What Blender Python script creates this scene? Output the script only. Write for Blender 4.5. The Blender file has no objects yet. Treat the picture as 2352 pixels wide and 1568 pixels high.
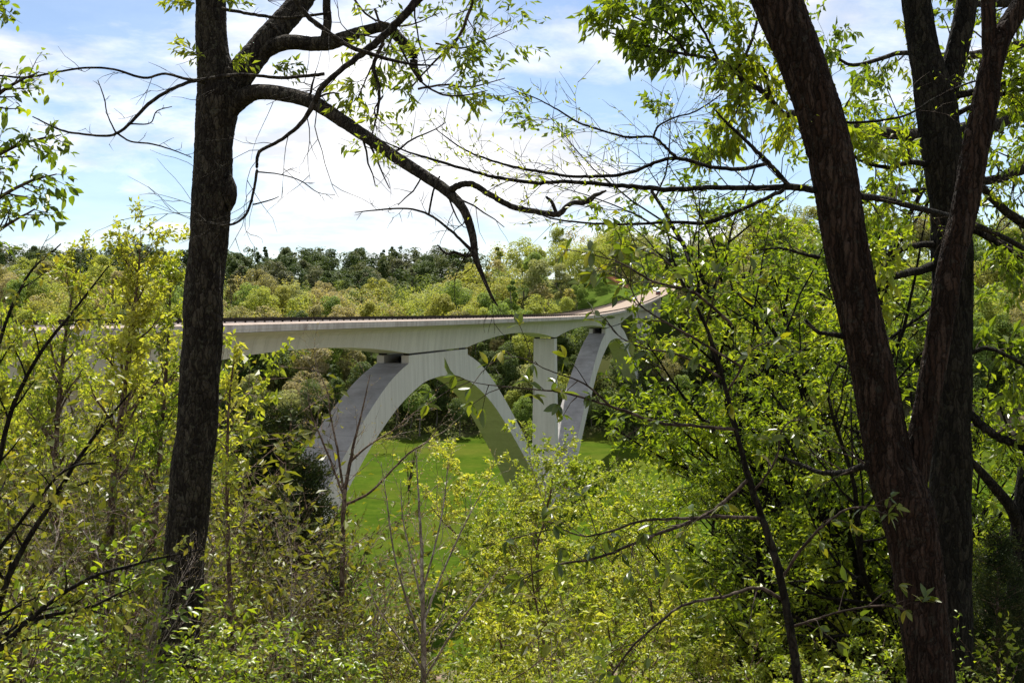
import bpy, math, random
import numpy as np
from mathutils import Vector

# ------------------------------------------------------------------ camera, sky, sun, exposure
SC = bpy.context.scene
COL = SC.collection
FD = 2542.4                                   # focal length in units of a 2352 px wide picture
cam_d = bpy.data.cameras.new('camera')
cam = bpy.data.objects.new('camera', cam_d); COL.objects.link(cam)
cam.location = (0, 0, 0)
cam.rotation_euler = (math.radians(90), 0, 0)
cam_d.sensor_width = 36.0
cam_d.lens = 36.0 * FD / 2352.0
cam_d.shift_y = -84.0 / 2352.0                # the lens looks slightly down into the valley
cam_d.clip_start = 0.05
cam_d.clip_end = 20000
SC.camera = cam

SUN_EL, SUN_AZ = math.radians(60), math.radians(0)      # ahead, a touch to the right
world = bpy.data.worlds.new('World'); SC.world = world
world.use_nodes = True
wn, wl = world.node_tree.nodes, world.node_tree.links
wn.clear()
w_out = wn.new('ShaderNodeOutputWorld'); w_bg = wn.new('ShaderNodeBackground')
w_bg.inputs['Strength'].default_value = 0.072
sky = wn.new('ShaderNodeTexSky'); sky.sky_type = 'NISHITA'; sky.sun_disc = False
sky.sun_elevation = SUN_EL; sky.sun_rotation = SUN_AZ; sky.altitude = 200
sky.air_density = 0.9; sky.dust_density = 0.15; sky.ozone_density = 4.0
def wnode(t, **kw):
    n = wn.new(t)
    for k, v in kw.items(): setattr(n, k, v)
    return n
def wmath(op, a, b=None):
    n = wn.new('ShaderNodeMath'); n.operation = op
    for i, v in enumerate((a, b)):
        if v is None: continue
        if isinstance(v, (int, float)): n.inputs[i].default_value = v
        else: wl.new(v, n.inputs[i])
    return n.outputs[0]
tc = wn.new('ShaderNodeTexCoord')
sep = wn.new('ShaderNodeSeparateXYZ'); wl.new(tc.outputs['Generated'], sep.inputs[0])
den = wmath('ADD', wmath('MAXIMUM', sep.outputs['Z'], 0.0), 0.17)      # a cloud sheet overhead, seen in perspective
cmb = wn.new('ShaderNodeCombineXYZ')
wl.new(wmath('DIVIDE', sep.outputs['X'], den), cmb.inputs[0])
wl.new(wmath('MULTIPLY', wmath('DIVIDE', sep.outputs['Y'], den), 1.0), cmb.inputs[1])
cmb.inputs[2].default_value = 5.9
nz = wnode('ShaderNodeTexNoise'); nz.inputs['Scale'].default_value = 1.0
nz.inputs['Detail'].default_value = 9; nz.inputs['Roughness'].default_value = 0.60
nz.inputs['Distortion'].default_value = 0.25
wl.new(cmb.outputs[0], nz.inputs['Vector'])
rmp = wn.new('ShaderNodeValToRGB')
rmp.color_ramp.elements[0].position = 0.46; rmp.color_ramp.elements[0].color = (0.16, 0.16, 0.16, 1)
rmp.color_ramp.elements[1].position = 0.61; rmp.color_ramp.elements[1].color = (1, 1, 1, 1)
wl.new(nz.outputs['Fac'], rmp.inputs[0])
nz2 = wnode('ShaderNodeTexNoise'); nz2.inputs['Scale'].default_value = 3.4
nz2.inputs['Detail'].default_value = 6; nz2.inputs['Roughness'].default_value = 0.6
wl.new(cmb.outputs[0], nz2.inputs['Vector'])
crmp = wn.new('ShaderNodeValToRGB')                                     # cloud body: white tops, faint grey bases
crmp.color_ramp.elements[0].position = 0.38; crmp.color_ramp.elements[0].color = (6.5, 6.6, 6.9, 1)
crmp.color_ramp.elements[1].position = 0.60; crmp.color_ramp.elements[1].color = (9.6, 9.55, 9.6, 1)
wl.new(nz2.outputs['Fac'], crmp.inputs[0])
mixc = wn.new('ShaderNodeMixRGB')
wl.new(wmath('MULTIPLY', rmp.outputs[0], 0.97), mixc.inputs[0])
wl.new(sky.outputs[0], mixc.inputs[1]); wl.new(crmp.outputs[0], mixc.inputs[2])
wl.new(mixc.outputs[0], w_bg.inputs['Color'])
wl.new(w_bg.outputs[0], w_out.inputs['Surface'])

sun_d = bpy.data.lights.new('sun', 'SUN'); sun_d.energy = 5.0; sun_d.angle = math.radians(0.53)
sun_d.color = (1.0, 0.95, 0.86)
sun = bpy.data.objects.new('sun', sun_d); COL.objects.link(sun)
sdir = Vector((math.sin(SUN_AZ) * math.cos(SUN_EL), math.cos(SUN_AZ) * math.cos(SUN_EL), math.sin(SUN_EL)))
sun.rotation_euler = sdir.to_track_quat('Z', 'Y').to_euler()
sun.location = (0, 0, 60)

vs = SC.view_settings
vs.view_transform = 'Standard'; vs.look = 'None'; vs.gamma = 1.0; vs.use_curve_mapping = False
vs.exposure = 1.0
cy = SC.cycles
cy.max_bounces = 6; cy.diffuse_bounces = 3; cy.glossy_bounces = 2; cy.transmission_bounces = 4
cy.transparent_max_bounces = 4; cy.caustics_reflective = False; cy.caustics_refractive = False
cy.use_adaptive_sampling = True; cy.adaptive_threshold = 0.02
cy.use_denoising = True; cy.denoiser = 'OPENIMAGEDENOISE'; cy.denoising_input_passes = 'RGB_ALBEDO_NORMAL'

RNG = np.random.default_rng(7)

# ------------------------------------------------------------------ helpers
def P(x, y, d):
    """a sight line of the 2352-wide picture followed to depth d metres"""
    return np.array(((x - 1176.0) / FD * d, d, (700.0 - y) / FD * d))

class Geo:
    """collects vertices and faces of one mesh"""
    def __init__(self): self.v = []; self.q = []; self.t = []; self.n = 0; self.att = []
    def add(self, v, quads=None, tris=None, a=None):
        v = np.asarray(v, dtype=np.float64).reshape(-1, 3)
        if quads is not None and len(quads): self.q.append(np.asarray(quads, dtype=np.int64) + self.n)
        if tris is not None and len(tris): self.t.append(np.asarray(tris, dtype=np.int64) + self.n)
        self.v.append(v); self.n += len(v)
        if a is not None: self.att.append(np.asarray(a, dtype=np.float32))
    def mesh(self, name, mat=None, smooth=True):
        me = bpy.data.meshes.new(name)
        V = np.concatenate(self.v) if self.v else np.zeros((0, 3))
        Q = np.concatenate(self.q) if self.q else np.zeros((0, 4), int)
        T = np.concatenate(self.t) if self.t else np.zeros((0, 3), int)
        me.vertices.add(len(V)); me.vertices.foreach_set('co', V.astype(np.float32).ravel())
        nl = Q.size + T.size
        me.loops.add(nl)
        me.loops.foreach_set('vertex_index', np.concatenate([Q.ravel(), T.ravel()]).astype(np.int32))
        me.polygons.add(len(Q) + len(T))
        ls = np.concatenate([np.arange(len(Q)) * 4, Q.size + np.arange(len(T)) * 3]).astype(np.int32)
        me.polygons.foreach_set('loop_start', ls)
        me.polygons.foreach_set('use_smooth', np.full(len(Q) + len(T), smooth, dtype=bool))
        me.update(calc_edges=True)
        if self.att:
            A = np.concatenate(self.att)
            at = me.attributes.new('tint', 'FLOAT', 'POINT'); at.data.foreach_set('value', A)
        if mat is not None: me.materials.append(mat)
        return me

def link(name, me, parent=None):
    o = bpy.data.objects.new(name, me); COL.objects.link(o)
    if parent is not None: o.parent = parent
    return o
def thing(name, label, cat, loc=(0, 0, 0), group=None, rz=0.0, sc=1.0):
    o = bpy.data.objects.new(name, None); COL.objects.link(o)
    o.empty_display_size = 0.3
    o.location = loc; o.rotation_euler = (0, 0, rz); o.scale = (sc, sc, sc)
    o['label'] = label; o['category'] = cat
    if group: o['group'] = group
    return o
def structure(name, me):
    o = link(name, me); o['kind'] = 'structure'; return o

def smooth_path(pts, per=6):
    """Catmull-Rom through rows of any width"""
    p = np.asarray(pts, float)
    if len(p) < 3: per = max(per, 2)
    q = np.vstack([2 * p[0] - p[1], p, 2 * p[-1] - p[-2]])
    out = []
    for i in range(1, len(q) - 2):
        a, b, c, d = q[i - 1], q[i], q[i + 1], q[i + 2]
        for k in range(per):
            t = k / per
            out.append(0.5 * (2 * b + (c - a) * t + (2 * a - 5 * b + 4 * c - d) * t * t + (3 * b - a - 3 * c + d) * t ** 3))
    out.append(p[-1])
    return np.array(out)

def tube(geo, pts, rad, k=6, rough=0.0, ridges=0, seed=0, cap=True):
    """tapered tube along pts; rough/ridges carve bark into the wall itself"""
    p = np.asarray(pts, float); r = np.asarray(rad, float); n = len(p)
    t = np.gradient(p, axis=0); t /= np.linalg.norm(t, axis=1)[:, None] + 1e-12
    ref = np.array((0, 0, 1.0)) if abs(t[:, 2]).mean() < 0.8 else np.array((0, 1.0, 0))
    u = np.cross(t, ref); u /= np.linalg.norm(u, axis=1)[:, None] + 1e-12
    w = np.cross(t, u)
    a = np.linspace(0, 2 * np.pi, k, endpoint=False)
    R = np.repeat(r[:, None], k, 1)
    if rough > 0:
        g = np.random.default_rng(seed)
        L = np.concatenate([[0], np.cumsum(np.linalg.norm(np.diff(p, axis=0), axis=1))])
        m = np.zeros((n, k))
        for oc, (cells, amp) in enumerate(((ridges, 1.0), (ridges * 2, 0.5))):
            if not ridges: break
            ch = 2 * np.pi * r.mean() / cells * 5.0          # plates are about five times as tall as wide
            nl = int(L[-1] / ch) + 3
            grid = g.uniform(0, 1, (nl, cells)); sh = np.cumsum(g.normal(0, 0.15, nl))
            fy = L / ch; iy = fy.astype(int); ty = (fy - iy); ty = ty * ty * (3 - 2 * ty)
            fx = (a / (2 * np.pi) * cells)[None, :] + np.interp(fy, np.arange(nl), sh)[:, None]
            ix = np.floor(fx).astype(int); tx = fx - ix; tx = tx * tx * (3 - 2 * tx)
            v0 = grid[iy[:, None], ix % cells] * (1 - tx) + grid[iy[:, None], (ix + 1) % cells] * tx
            v1 = grid[iy[:, None] + 1, ix % cells] * (1 - tx) + grid[iy[:, None] + 1, (ix + 1) % cells] * tx
            v = v0 * (1 - ty[:, None]) + v1 * ty[:, None]
            m += amp * (np.clip(np.abs(2 * v - 1) * 2.6, 0, 1) - 0.75)      # flat plates, narrow cracks
        m += g.normal(0, 0.22, (n, k))
        for j in range(4):
            m += 0.45 * np.sin(L[:, None] * g.uniform(2, 9) + a[None, :] * g.integers(1, 4) + g.uniform(0, 6))
        R = R * (1 + rough * m)
    V = p[:, None, :] + R[:, :, None] * (np.cos(a)[None, :, None] * u[:, None, :] + np.sin(a)[None, :, None] * w[:, None, :])
    i = np.arange(n - 1)[:, None] * k; j = np.arange(k)[None, :]; j2 = (j + 1) % k
    Q = np.stack([i + j, i + j2, i + k + j2, i + k + j], -1).reshape(-1, 4)
    V = V.reshape(-1, 3)
    tris = None
    if cap:
        V = np.vstack([V, p[-1] + t[-1] * r[-1] * 0.6])
        b = (n - 1) * k
        tris = [(b + jj, b + (jj + 1) % k, n * k) for jj in range(k)]
    geo.add(V, Q, tris)

def boxes(geo, lo, hi):
    x0, y0, z0 = lo; x1, y1, z1 = hi
    geo.add([(x0, y0, z0), (x1, y0, z0), (x1, y1, z0), (x0, y1, z0), (x0, y0, z1), (x1, y0, z1), (x1, y1, z1), (x0, y1, z1)],
            [(0, 3, 2, 1), (4, 5, 6, 7), (0, 1, 5, 4), (1, 2, 6, 5), (2, 3, 7, 6), (3, 0, 4, 7)])

# ------------------------------------------------------------------ materials
def new_mat(name):
    m = bpy.data.materials.new(name); m.use_nodes = True
    nt = m.node_tree; nt.nodes.clear()
    out = nt.nodes.new('ShaderNodeOutputMaterial')
    return m, nt, out
def nd(nt, t, **kw):
    n = nt.nodes.new(t)
    for k, v in kw.items():
        if k.startswith('i_'): n.inputs[k[2:].replace('_', ' ')].default_value = v
        else: setattr(n, k, v)
    return n
def ramp(nt, src, stops):
    r = nt.nodes.new('ShaderNodeValToRGB')
    e = r.color_ramp.elements
    while len(e) < len(stops): e.new(0.5)
    for k, (p, c) in enumerate(stops):
        e[k].position = p; e[k].color = (*c, 1) if len(c) == 3 else c
    nt.links.new(src, r.inputs[0]); return r.outputs[0]
def mixrgb(nt, fac, a, b, mode='MIX'):
    m = nt.nodes.new('ShaderNodeMixRGB'); m.blend_type = mode
    for k, v in enumerate((fac, a, b)):
        if isinstance(v, (int, float)): m.inputs[k].default_value = v
        elif isinstance(v, tuple): m.inputs[k].default_value = (*v, 1)
        else: nt.links.new(v, m.inputs[k])
    return m.outputs[0]
def noise(nt, scale, detail=4, rough=0.55, vec=None, stretch=None, which='Fac', obj=True):
    tcn = nt.nodes.new('ShaderNodeTexCoord')
    v = vec if vec is not None else tcn.outputs['Object']
    if stretch is not None:
        mp = nt.nodes.new('ShaderNodeMapping'); mp.inputs['Scale'].default_value = stretch
        nt.links.new(v, mp.inputs['Vector']); v = mp.outputs[0]
    n = nt.nodes.new('ShaderNodeTexNoise')
    n.inputs['Scale'].default_value = scale; n.inputs['Detail'].default_value = detail; n.inputs['Roughness'].default_value = rough
    nt.links.new(v, n.inputs['Vector'])
    return n.outputs[which]
def principled(nt, out, col, rough=0.8, bump=None, bstr=0.3, bdist=0.02, spec=0.3, metal=0.0):
    b = nt.nodes.new('ShaderNodeBsdfPrincipled')
    if isinstance(col, tuple): b.inputs['Base Color'].default_value = (*col, 1)
    else: nt.links.new(col, b.inputs['Base Color'])
    b.inputs['Roughness'].default_value = rough
    b.inputs['Specular IOR Level'].default_value = spec
    b.inputs['Metallic'].default_value = metal
    if bump is not None:
        bp = nt.nodes.new('ShaderNodeBump'); bp.inputs['Strength'].default_value = bstr; bp.inputs['Distance'].default_value = bdist
        nt.links.new(bump, bp.inputs['Height']); nt.links.new(bp.outputs[0], b.inputs['Normal'])
    nt.links.new(b.outputs[0], out.inputs['Surface'])
    return b

def leaf_mat(name, stops, trans=0.5, tcol=(1.25, 1.15, 0.5), gloss=0.35, rough=0.38, use_tint=True, rnd_obj=False, plant=0.0):
    """leaf: colour picked per leaf (attribute) or per tree, light passes through the blade"""
    m, nt, out = new_mat(name)
    if rnd_obj:
        src = nd(nt, 'ShaderNodeObjectInfo').outputs['Random']
        if use_tint:
            at = nd(nt, 'ShaderNodeAttribute', attribute_name='tint').outputs['Fac']
            ad = nd(nt, 'ShaderNodeMath', operation='MULTIPLY_ADD'); nt.links.new(at, ad.inputs[0]); ad.inputs[1].default_value = 0.25
            nt.links.new(src, ad.inputs[2])
            sb = nd(nt, 'ShaderNodeMath', operation='SUBTRACT'); nt.links.new(ad.outputs[0], sb.inputs[0]); sb.inputs[1].default_value = 0.125
            src = sb.outputs[0]
    else:
        at = nd(nt, 'ShaderNodeAttribute', attribute_name='tint').outputs['Fac']
        rn = nd(nt, 'ShaderNodeObjectInfo').outputs['Random']
        ad = nd(nt, 'ShaderNodeMath', operation='MULTIPLY_ADD'); nt.links.new(rn, ad.inputs[0]); ad.inputs[1].default_value = plant
        nt.links.new(at, ad.inputs[2])
        sb = nd(nt, 'ShaderNodeMath', operation='SUBTRACT'); nt.links.new(ad.outputs[0], sb.inputs[0]); sb.inputs[1].default_value = plant * 0.5
        src = sb.outputs[0]
    col = ramp(nt, src, stops)
    b = nd(nt, 'ShaderNodeBsdfPrincipled')
    nt.links.new(col, b.inputs['Base Color']); b.inputs['Roughness'].default_value = rough
    b.inputs['Specular IOR Level'].default_value = gloss
    t = nd(nt, 'ShaderNodeBsdfTranslucent')
    nt.links.new(mixrgb(nt, 1.0, col, tcol, 'MULTIPLY'), t.inputs['Color'])
    mx = nd(nt, 'ShaderNodeMixShader'); mx.inputs[0].default_value = trans
    nt.links.new(b.outputs[0], mx.inputs[1]); nt.links.new(t.outputs[0], mx.inputs[2])
    nt.links.new(mx.outputs[0], out.inputs['Surface'])
    return m

M = {}
def concrete(name, base, dark, streak=0.5, zs=(0.9, 0.9, 0.06)):
    m, nt, out = new_mat(name)
    big = noise(nt, 0.12, 5, 0.6)
    stk = noise(nt, 1.0, 6, 0.65, stretch=zs)
    fine = noise(nt, 3.0, 5, 0.6)
    c = mixrgb(nt, ramp(nt, stk, [(0.42, (0, 0, 0)), (0.66, (1, 1, 1))]), base, dark)
    c = mixrgb(nt, streak, base, c)
    c = mixrgb(nt, ramp(nt, big, [(0.35, (0, 0, 0)), (0.7, (0.5, 0.5, 0.5))]), c, tuple(0.82 * v for v in base))
    c = mixrgb(nt, ramp(nt, fine, [(0.4, (0, 0, 0)), (0.7, (0.16, 0.16, 0.16))]), c, dark)
    # joints between the cast segments, square to the bridge axis
    tcj = nt.nodes.new('ShaderNodeTexCoord'); dt = nt.nodes.new('ShaderNodeVectorMath'); dt.operation = 'DOT_PRODUCT'
    nt.links.new(tcj.outputs['Object'], dt.inputs[0]); dt.inputs[1].default_value = (0.2482 / 2.7, 0.9687 / 2.7, 0)
    fr = nt.nodes.new('ShaderNodeMath'); fr.operation = 'FRACT'; nt.links.new(dt.outputs['Value'], fr.inputs[0])
    c = mixrgb(nt, ramp(nt, fr.outputs[0], [(0.0, (0.45, 0.45, 0.45)), (0.022, (0.45, 0.45, 0.45)), (0.03, (0, 0, 0))]), c, tuple(0.5 * v for v in dark))
    fl = nt.nodes.new('ShaderNodeMath'); fl.operation = 'FLOOR'; nt.links.new(dt.outputs['Value'], fl.inputs[0])
    wnz = nt.nodes.new('ShaderNodeTexWhiteNoise'); wnz.noise_dimensions = '1D'; nt.links.new(fl.outputs[0], wnz.inputs['W'])
    c = mixrgb(nt, mixrgb(nt, 1.0, wnz.outputs['Value'], (0.16, 0.16, 0.16), 'MULTIPLY'), c, dark)
    principled(nt, out, c, 0.85, fine, 0.05, 0.01, 0.2)
    M[name] = m
concrete('concrete', (0.56, 0.54, 0.495), (0.36, 0.34, 0.30), 0.55)
concrete('concrete_fascia', (0.54, 0.50, 0.465), (0.27, 0.23, 0.205), 0.9, (0.8, 0.8, 0.10))
concrete('concrete_weathered', (0.36, 0.345, 0.325), (0.19, 0.175, 0.165), 0.9, (0.25, 0.25, 0.25))
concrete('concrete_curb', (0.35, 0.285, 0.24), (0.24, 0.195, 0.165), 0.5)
m, nt, out = new_mat('road'); 
principled(nt, out, mixrgb(nt, noise(nt, 0.5, 6, 0.65, stretch=(1, 1, 1)), (0.27, 0.205, 0.155), (0.21, 0.165, 0.125)), 0.9, noise(nt, 12, 3), 0.3, 0.02, 0.2); M['road'] = m
m, nt, out = new_mat('rail_steel'); principled(nt, out, mixrgb(nt, noise(nt, 4, 4), (0.018, 0.014, 0.011), (0.032, 0.023, 0.018)), 0.85, None, spec=0.1); M['rail'] = m
m, nt, out = new_mat('rubber_bearing'); principled(nt, out, (0.02, 0.02, 0.02), 0.8); M['rubber'] = m
# ------------------------------------------------------------------ bridge frame and terrain
TH = math.atan(698.0 / 2724.0); CT, ST = math.cos(TH), math.sin(TH)
BX0, BW = 52.53, 11.5
def B(s, off, z):
    return (-BX0 + s * ST - off * CT, s * CT + off * ST, z)
_zs = np.array([-120, 105, 168, 225, 265, 300, 339, 370, 407, 432, 500, 560, 640.])
_zz = np.array([-0.7, -1.92, -2.33, -2.65, -2.82, -2.72, -1.95, -0.92, 0.78, 2.3, 6.6, 9.6, 12.5])
_fz = smooth_path(np.c_[_zs, _zz], 12)
def deck_z(s): return np.interp(s, _fz[:, 0], _fz[:, 1])
SUP = [(93, 93), (164.3, 194.0), (264.0, 266.7), (335.2, 364.9), (437, 437)]     # piers and arch crowns
def girder_depth(s):
    for a, b in SUP:
        if a <= s <= b: return 4.72
    for k in range(len(SUP) - 1):
        a, b = SUP[k][1], SUP[k + 1][0]
        if a < s < b:
            m, hl = (a + b) / 2, (b - a) / 2
            return 2.95 + 1.77 * ((s - m) / hl) ** 2
    if s < SUP[0][0]: return 2.95 + 1.77 * min(1, abs((s - 58) / 35.0)) ** 2
    return 4.72

_near = np.array([[-400, 9], [-60, 3.5], [-15, -0.6], [0, -1.65], [4, -2.2], [8, -3.6], [12, -5.1], [20, -8.2], [28, -10.4], [40, -13.4], [52, -18.5], [70, -27], [100, -38], [135, -45.2], [170, -46.2], [372, -46.0]])
_crX = np.array([-600, -300, -200, -126, -93, -67, -56, -36, -15, 5, 25, 46, 66, 95, 107, 148, 240, 320, 600])
_crZ = np.array([6, 2, -3, -8, -15, -21, -19, -10, 1, 7, 12, 15, 15, 14, 19, 23, 20, 16, 14])
_rs = np.random.default_rng(3)
_wv = [(_rs.uniform(0.008, 0.03), _rs.uniform(0.008, 0.03), _rs.uniform(0, 6.28)) for _ in range(6)]
def wob(x, y): return sum(np.sin(x * a + y * b + c) for a, b, c in _wv) / 3.0
def sstep(a, b, v):
    t = np.clip((v - a) / (b - a), 0, 1); return t * t * (3 - 2 * t)
def terrain(x, y):
    x = np.asarray(x, float); y = np.asarray(y, float)
    near = np.interp(y + 0.012 * np.abs(x) * 0, _near[:, 0], _near[:, 1])
    near = near + np.where((y > 12) & (y < 150), 1.2 * wob(x * 2, y * 2) * np.clip((y - 12) / 20, 0, 1), 0)
    # the bank climbs again to both sides of the overlook
    near = near + np.where(y < 140, np.clip(np.abs(x) - 60, 0, 200) * 0.10 * np.clip((140 - y) / 100, 0, 1), 0)
    foot = 384 + 6 * wob(x, 0 * x) - 0.0006 * (x - 40) ** 2
    # the right bank comes down to the road
    foot = foot - 26 * sstep(60, 130, x)
    t = np.clip((y - foot) / (520 - foot), 0, 1)
    cr = np.interp(x * 520 / np.maximum(y, 200), _crX, _crZ)
    prof = np.interp(t, [0, 0.06, 0.25, 0.55, 0.8, 1], [0, 0.06, 0.34, 0.70, 0.92, 1.0])
    far = -46 + (cr + 46) * prof
    # behind the first crest a hollow, then the long dark ridge
    back = np.interp(y, [520, 600, 700, 960, 1100, 1600, 3000], [0, 1, 1, 1, 1, 1, 1])
    ridge = np.interp(y, [520, 590, 680, 800, 960, 1050, 1500, 3000, 9000], [-14, -16, -6, 9, 23, 22, 5, 15, 15]) + 3.0 * wob(x * 0.7, y * 0.4)
    y0 = 520 + 140 * sstep(-10, 50, x)
    far = np.where(y > 520, cr * (1 - sstep(y0, y0 + 80, y)) + ridge * sstep(y0, y0 + 80, y), far)
    h = np.where(y < foot, near, far)
    h = h + np.where((y > foot) & (y < 600), 0.8 * wob(x * 3, y * 3) * np.clip((y - foot) / 30, 0, 1), 0)
    # road bench beyond the bridge end
    s = (x + BX0) * ST + y * CT; off = -((x + BX0) * CT - y * ST)
    wgt = sstep(440, 452, s) * (1 - sstep(14, 32, np.abs(off - 5.75)))
    h = h * (1 - wgt) + (deck_z(s) - 0.75) * wgt
    return h

gx = np.unique(np.concatenate([np.linspace(-4000, -420, 24), np.linspace(-420, -60, 61), np.linspace(-60, 60, 121), np.linspace(60, 420, 61), np.linspace(420, 4000, 24)]))
gy = np.unique(np.concatenate([np.linspace(-600, -20, 12), np.linspace(-20, 40, 91), np.linspace(40, 160, 61), np.linspace(160, 600, 111), np.linspace(600, 1200, 61), np.linspace(1200, 9000, 30)]))
GX, GY = np.meshgrid(gx, gy)
GZ = terrain(GX, GY)
nx, ny = len(gx), len(gy)
g = Geo()
ii = (np.arange(ny - 1)[:, None] * nx + np.arange(nx - 1)[None, :]).ravel()
g.add(np.stack([GX, GY, GZ], -1).reshape(-1, 3), np.stack([ii, ii + 1, ii + 1 + nx, ii + nx], -1))
m, nt, out = new_mat('valley_ground')
geo_n = nd(nt, 'ShaderNodeNewGeometry'); sp = nd(nt, 'ShaderNodeSeparateXYZ'); nt.links.new(geo_n.outputs['Position'], sp.inputs[0])
pos = geo_n.outputs['Position']
def mrange(src, a, b, c=0.0, d=1.0):
    n = nd(nt, 'ShaderNodeMapRange'); n.inputs[1].default_value = a; n.inputs[2].default_value = b
    n.inputs[3].default_value = c; n.inputs[4].default_value = d; nt.links.new(src, n.inputs[0]); return n.outputs[0]
def mth(op, a, b):
    n = nd(nt, 'ShaderNodeMath', operation=op)
    for k, v in enumerate((a, b)):
        if isinstance(v, (int, float)): n.inputs[k].default_value = v
        else: nt.links.new(v, n.inputs[k])
    return n.outputs[0]
litter = ramp(nt, noise(nt, 1.4, 8, 0.7, vec=pos), [(0.3, (0.06, 0.045, 0.03)), (0.5, (0.17, 0.125, 0.095)), (0.72, (0.25, 0.19, 0.155))])
moss = ramp(nt, noise(nt, 0.6, 6, 0.6, vec=pos), [(0.4, (0.05, 0.075, 0.018)), (0.65, (0.09, 0.11, 0.03))])
floor = mixrgb(nt, ramp(nt, noise(nt, 0.25, 5, 0.6, vec=pos), [(0.42, (0, 0, 0)), (0.6, (1, 1, 1))]), litter, moss)
grass = ramp(nt, noise(nt, 0.55, 8, 0.75, vec=pos), [(0.30, (0.026, 0.050, 0.005)), (0.52, (0.044, 0.072, 0.007)), (0.75, (0.068, 0.088, 0.011))])
dry = noise(nt, 0.035, 6, 0.6, vec=pos, stretch=(0.8, 1.1, 1))
tuft = noise(nt, 0.16, 7, 0.7, vec=pos)
grass = mixrgb(nt, ramp(nt, tuft, [(0.40, (0.6, 0.6, 0.6)), (0.54, (0, 0, 0))]), grass, (0.022, 0.046, 0.004))
grass = mixrgb(nt, ramp(nt, dry, [(0.46, (0, 0, 0)), (0.66, (0.5, 0.5, 0.5))]), grass, (0.082, 0.086, 0.014))
edge = noise(nt, 0.06, 4, 0.5, vec=pos)
yy = mth('ADD', sp.outputs['Y'], mth('MULTIPLY', mth('SUBTRACT', edge, 0.5), 24.0))
mead = mth('MULTIPLY', mrange(yy, 128, 140), mrange(yy, 388, 376))
mead = mth('MULTIPLY', mead, mrange(sp.outputs['Z'], -41.5, -43.5))
col = mixrgb(nt, mead, floor, grass)
fg = mrange(sp.outputs['Y'], 372, 380)
far_g = mixrgb(nt, ramp(nt, noise(nt, 0.03, 4, 0.5, vec=pos), [(0.4, (0, 0, 0)), (0.6, (1, 1, 1))]), (0.055, 0.060, 0.022), (0.035, 0.050, 0.015))
col = mixrgb(nt, mth('MULTIPLY', fg, mth('SUBTRACT', 1.0, mead)), col, far_g)
# mown bank beside the road past the bridge, with a raw red clay cut above it
sB = mth('ADD', mth('MULTIPLY', mth('ADD', sp.outputs['X'], BX0), ST), mth('MULTIPLY', sp.outputs['Y'], CT))
oB = mth('SUBTRACT', mth('MULTIPLY', sp.outputs['Y'], ST), mth('MULTIPLY', mth('ADD', sp.outputs['X'], BX0), CT))
bank = mth('MULTIPLY', mrange(sB, 444, 450), mth('MULTIPLY', mrange(oB, -7, -3), mth('MULTIPLY', mrange(oB, 44, 38), mrange(sB, 545, 535))))
col = mixrgb(nt, bank, col, ramp(nt, noise(nt, 0.5, 6, 0.6, vec=pos), [(0.3, (0.04, 0.075, 0.010)), (0.7, (0.075, 0.105, 0.02))]))
clay = mth('MULTIPLY', bank, mth('MULTIPLY', mth('MULTIPLY', mrange(sB, 516, 520), mrange(sB, 534, 530)), mth('MULTIPLY', mrange(oB, 22, 25), mrange(oB, 35, 32))))
col = mixrgb(nt, clay, col, (0.36, 0.17, 0.09))
principled(nt, out, col, 1.0, noise(nt, 6, 6, 0.7, vec=pos), 0.6, 0.06, 0.0)
M['ground'] = m
structure('ground', g.mesh('ground', m))

# ------------------------------------------------------------------ the bridge
bridge = thing('arch_bridge', 'long pale concrete double arch bridge carrying a road across the green valley', 'bridge', B(265, 5.75, -46))
bl = np.array(bridge.location)
def bpart(name, geo, mat, parent=None, smooth=False):
    geo.v = [v - bl for v in geo.v]
    return link(name, geo.mesh(name, mat, smooth), parent or bridge)
def loft(geo, rows, closed=False):
    """rows: list of cross-sections with the same number of points"""
    R = np.array(rows); n, k = R.shape[:2]
    i = np.arange(n - 1)[:, None] * k
    j = np.arange(k if closed else k - 1)[None, :]; j2 = (j + 1) % k
    geo.add(R.reshape(-1, 3), np.stack([i + j, i + j2, i + k + j2, i + k + j], -1).reshape(-1, 4))
S_ALL = np.unique(np.concatenate([np.arange(-90, 446, 1.5), [a for ab in SUP for a in ab], [446]]))
# box girder: webs, haunched soffit, cantilevered slab underside
g = Geo(); rows = []
for s in S_ALL:
    z = deck_z(s); d = girder_depth(s)
    rows.append([B(s, o, z + dz) for o, dz in ((0.30, -0.72), (1.6, -0.92), (2.7, -1.25), (2.95, -1.55), (3.3, -d), (BW - 3.3, -d), (BW - 2.95, -1.55), (BW - 2.7, -1.25), (BW - 1.6, -0.92), (BW - 0.30, -0.72))])
loft(g, rows); bpart('box_girder', g, M['concrete'])
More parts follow.
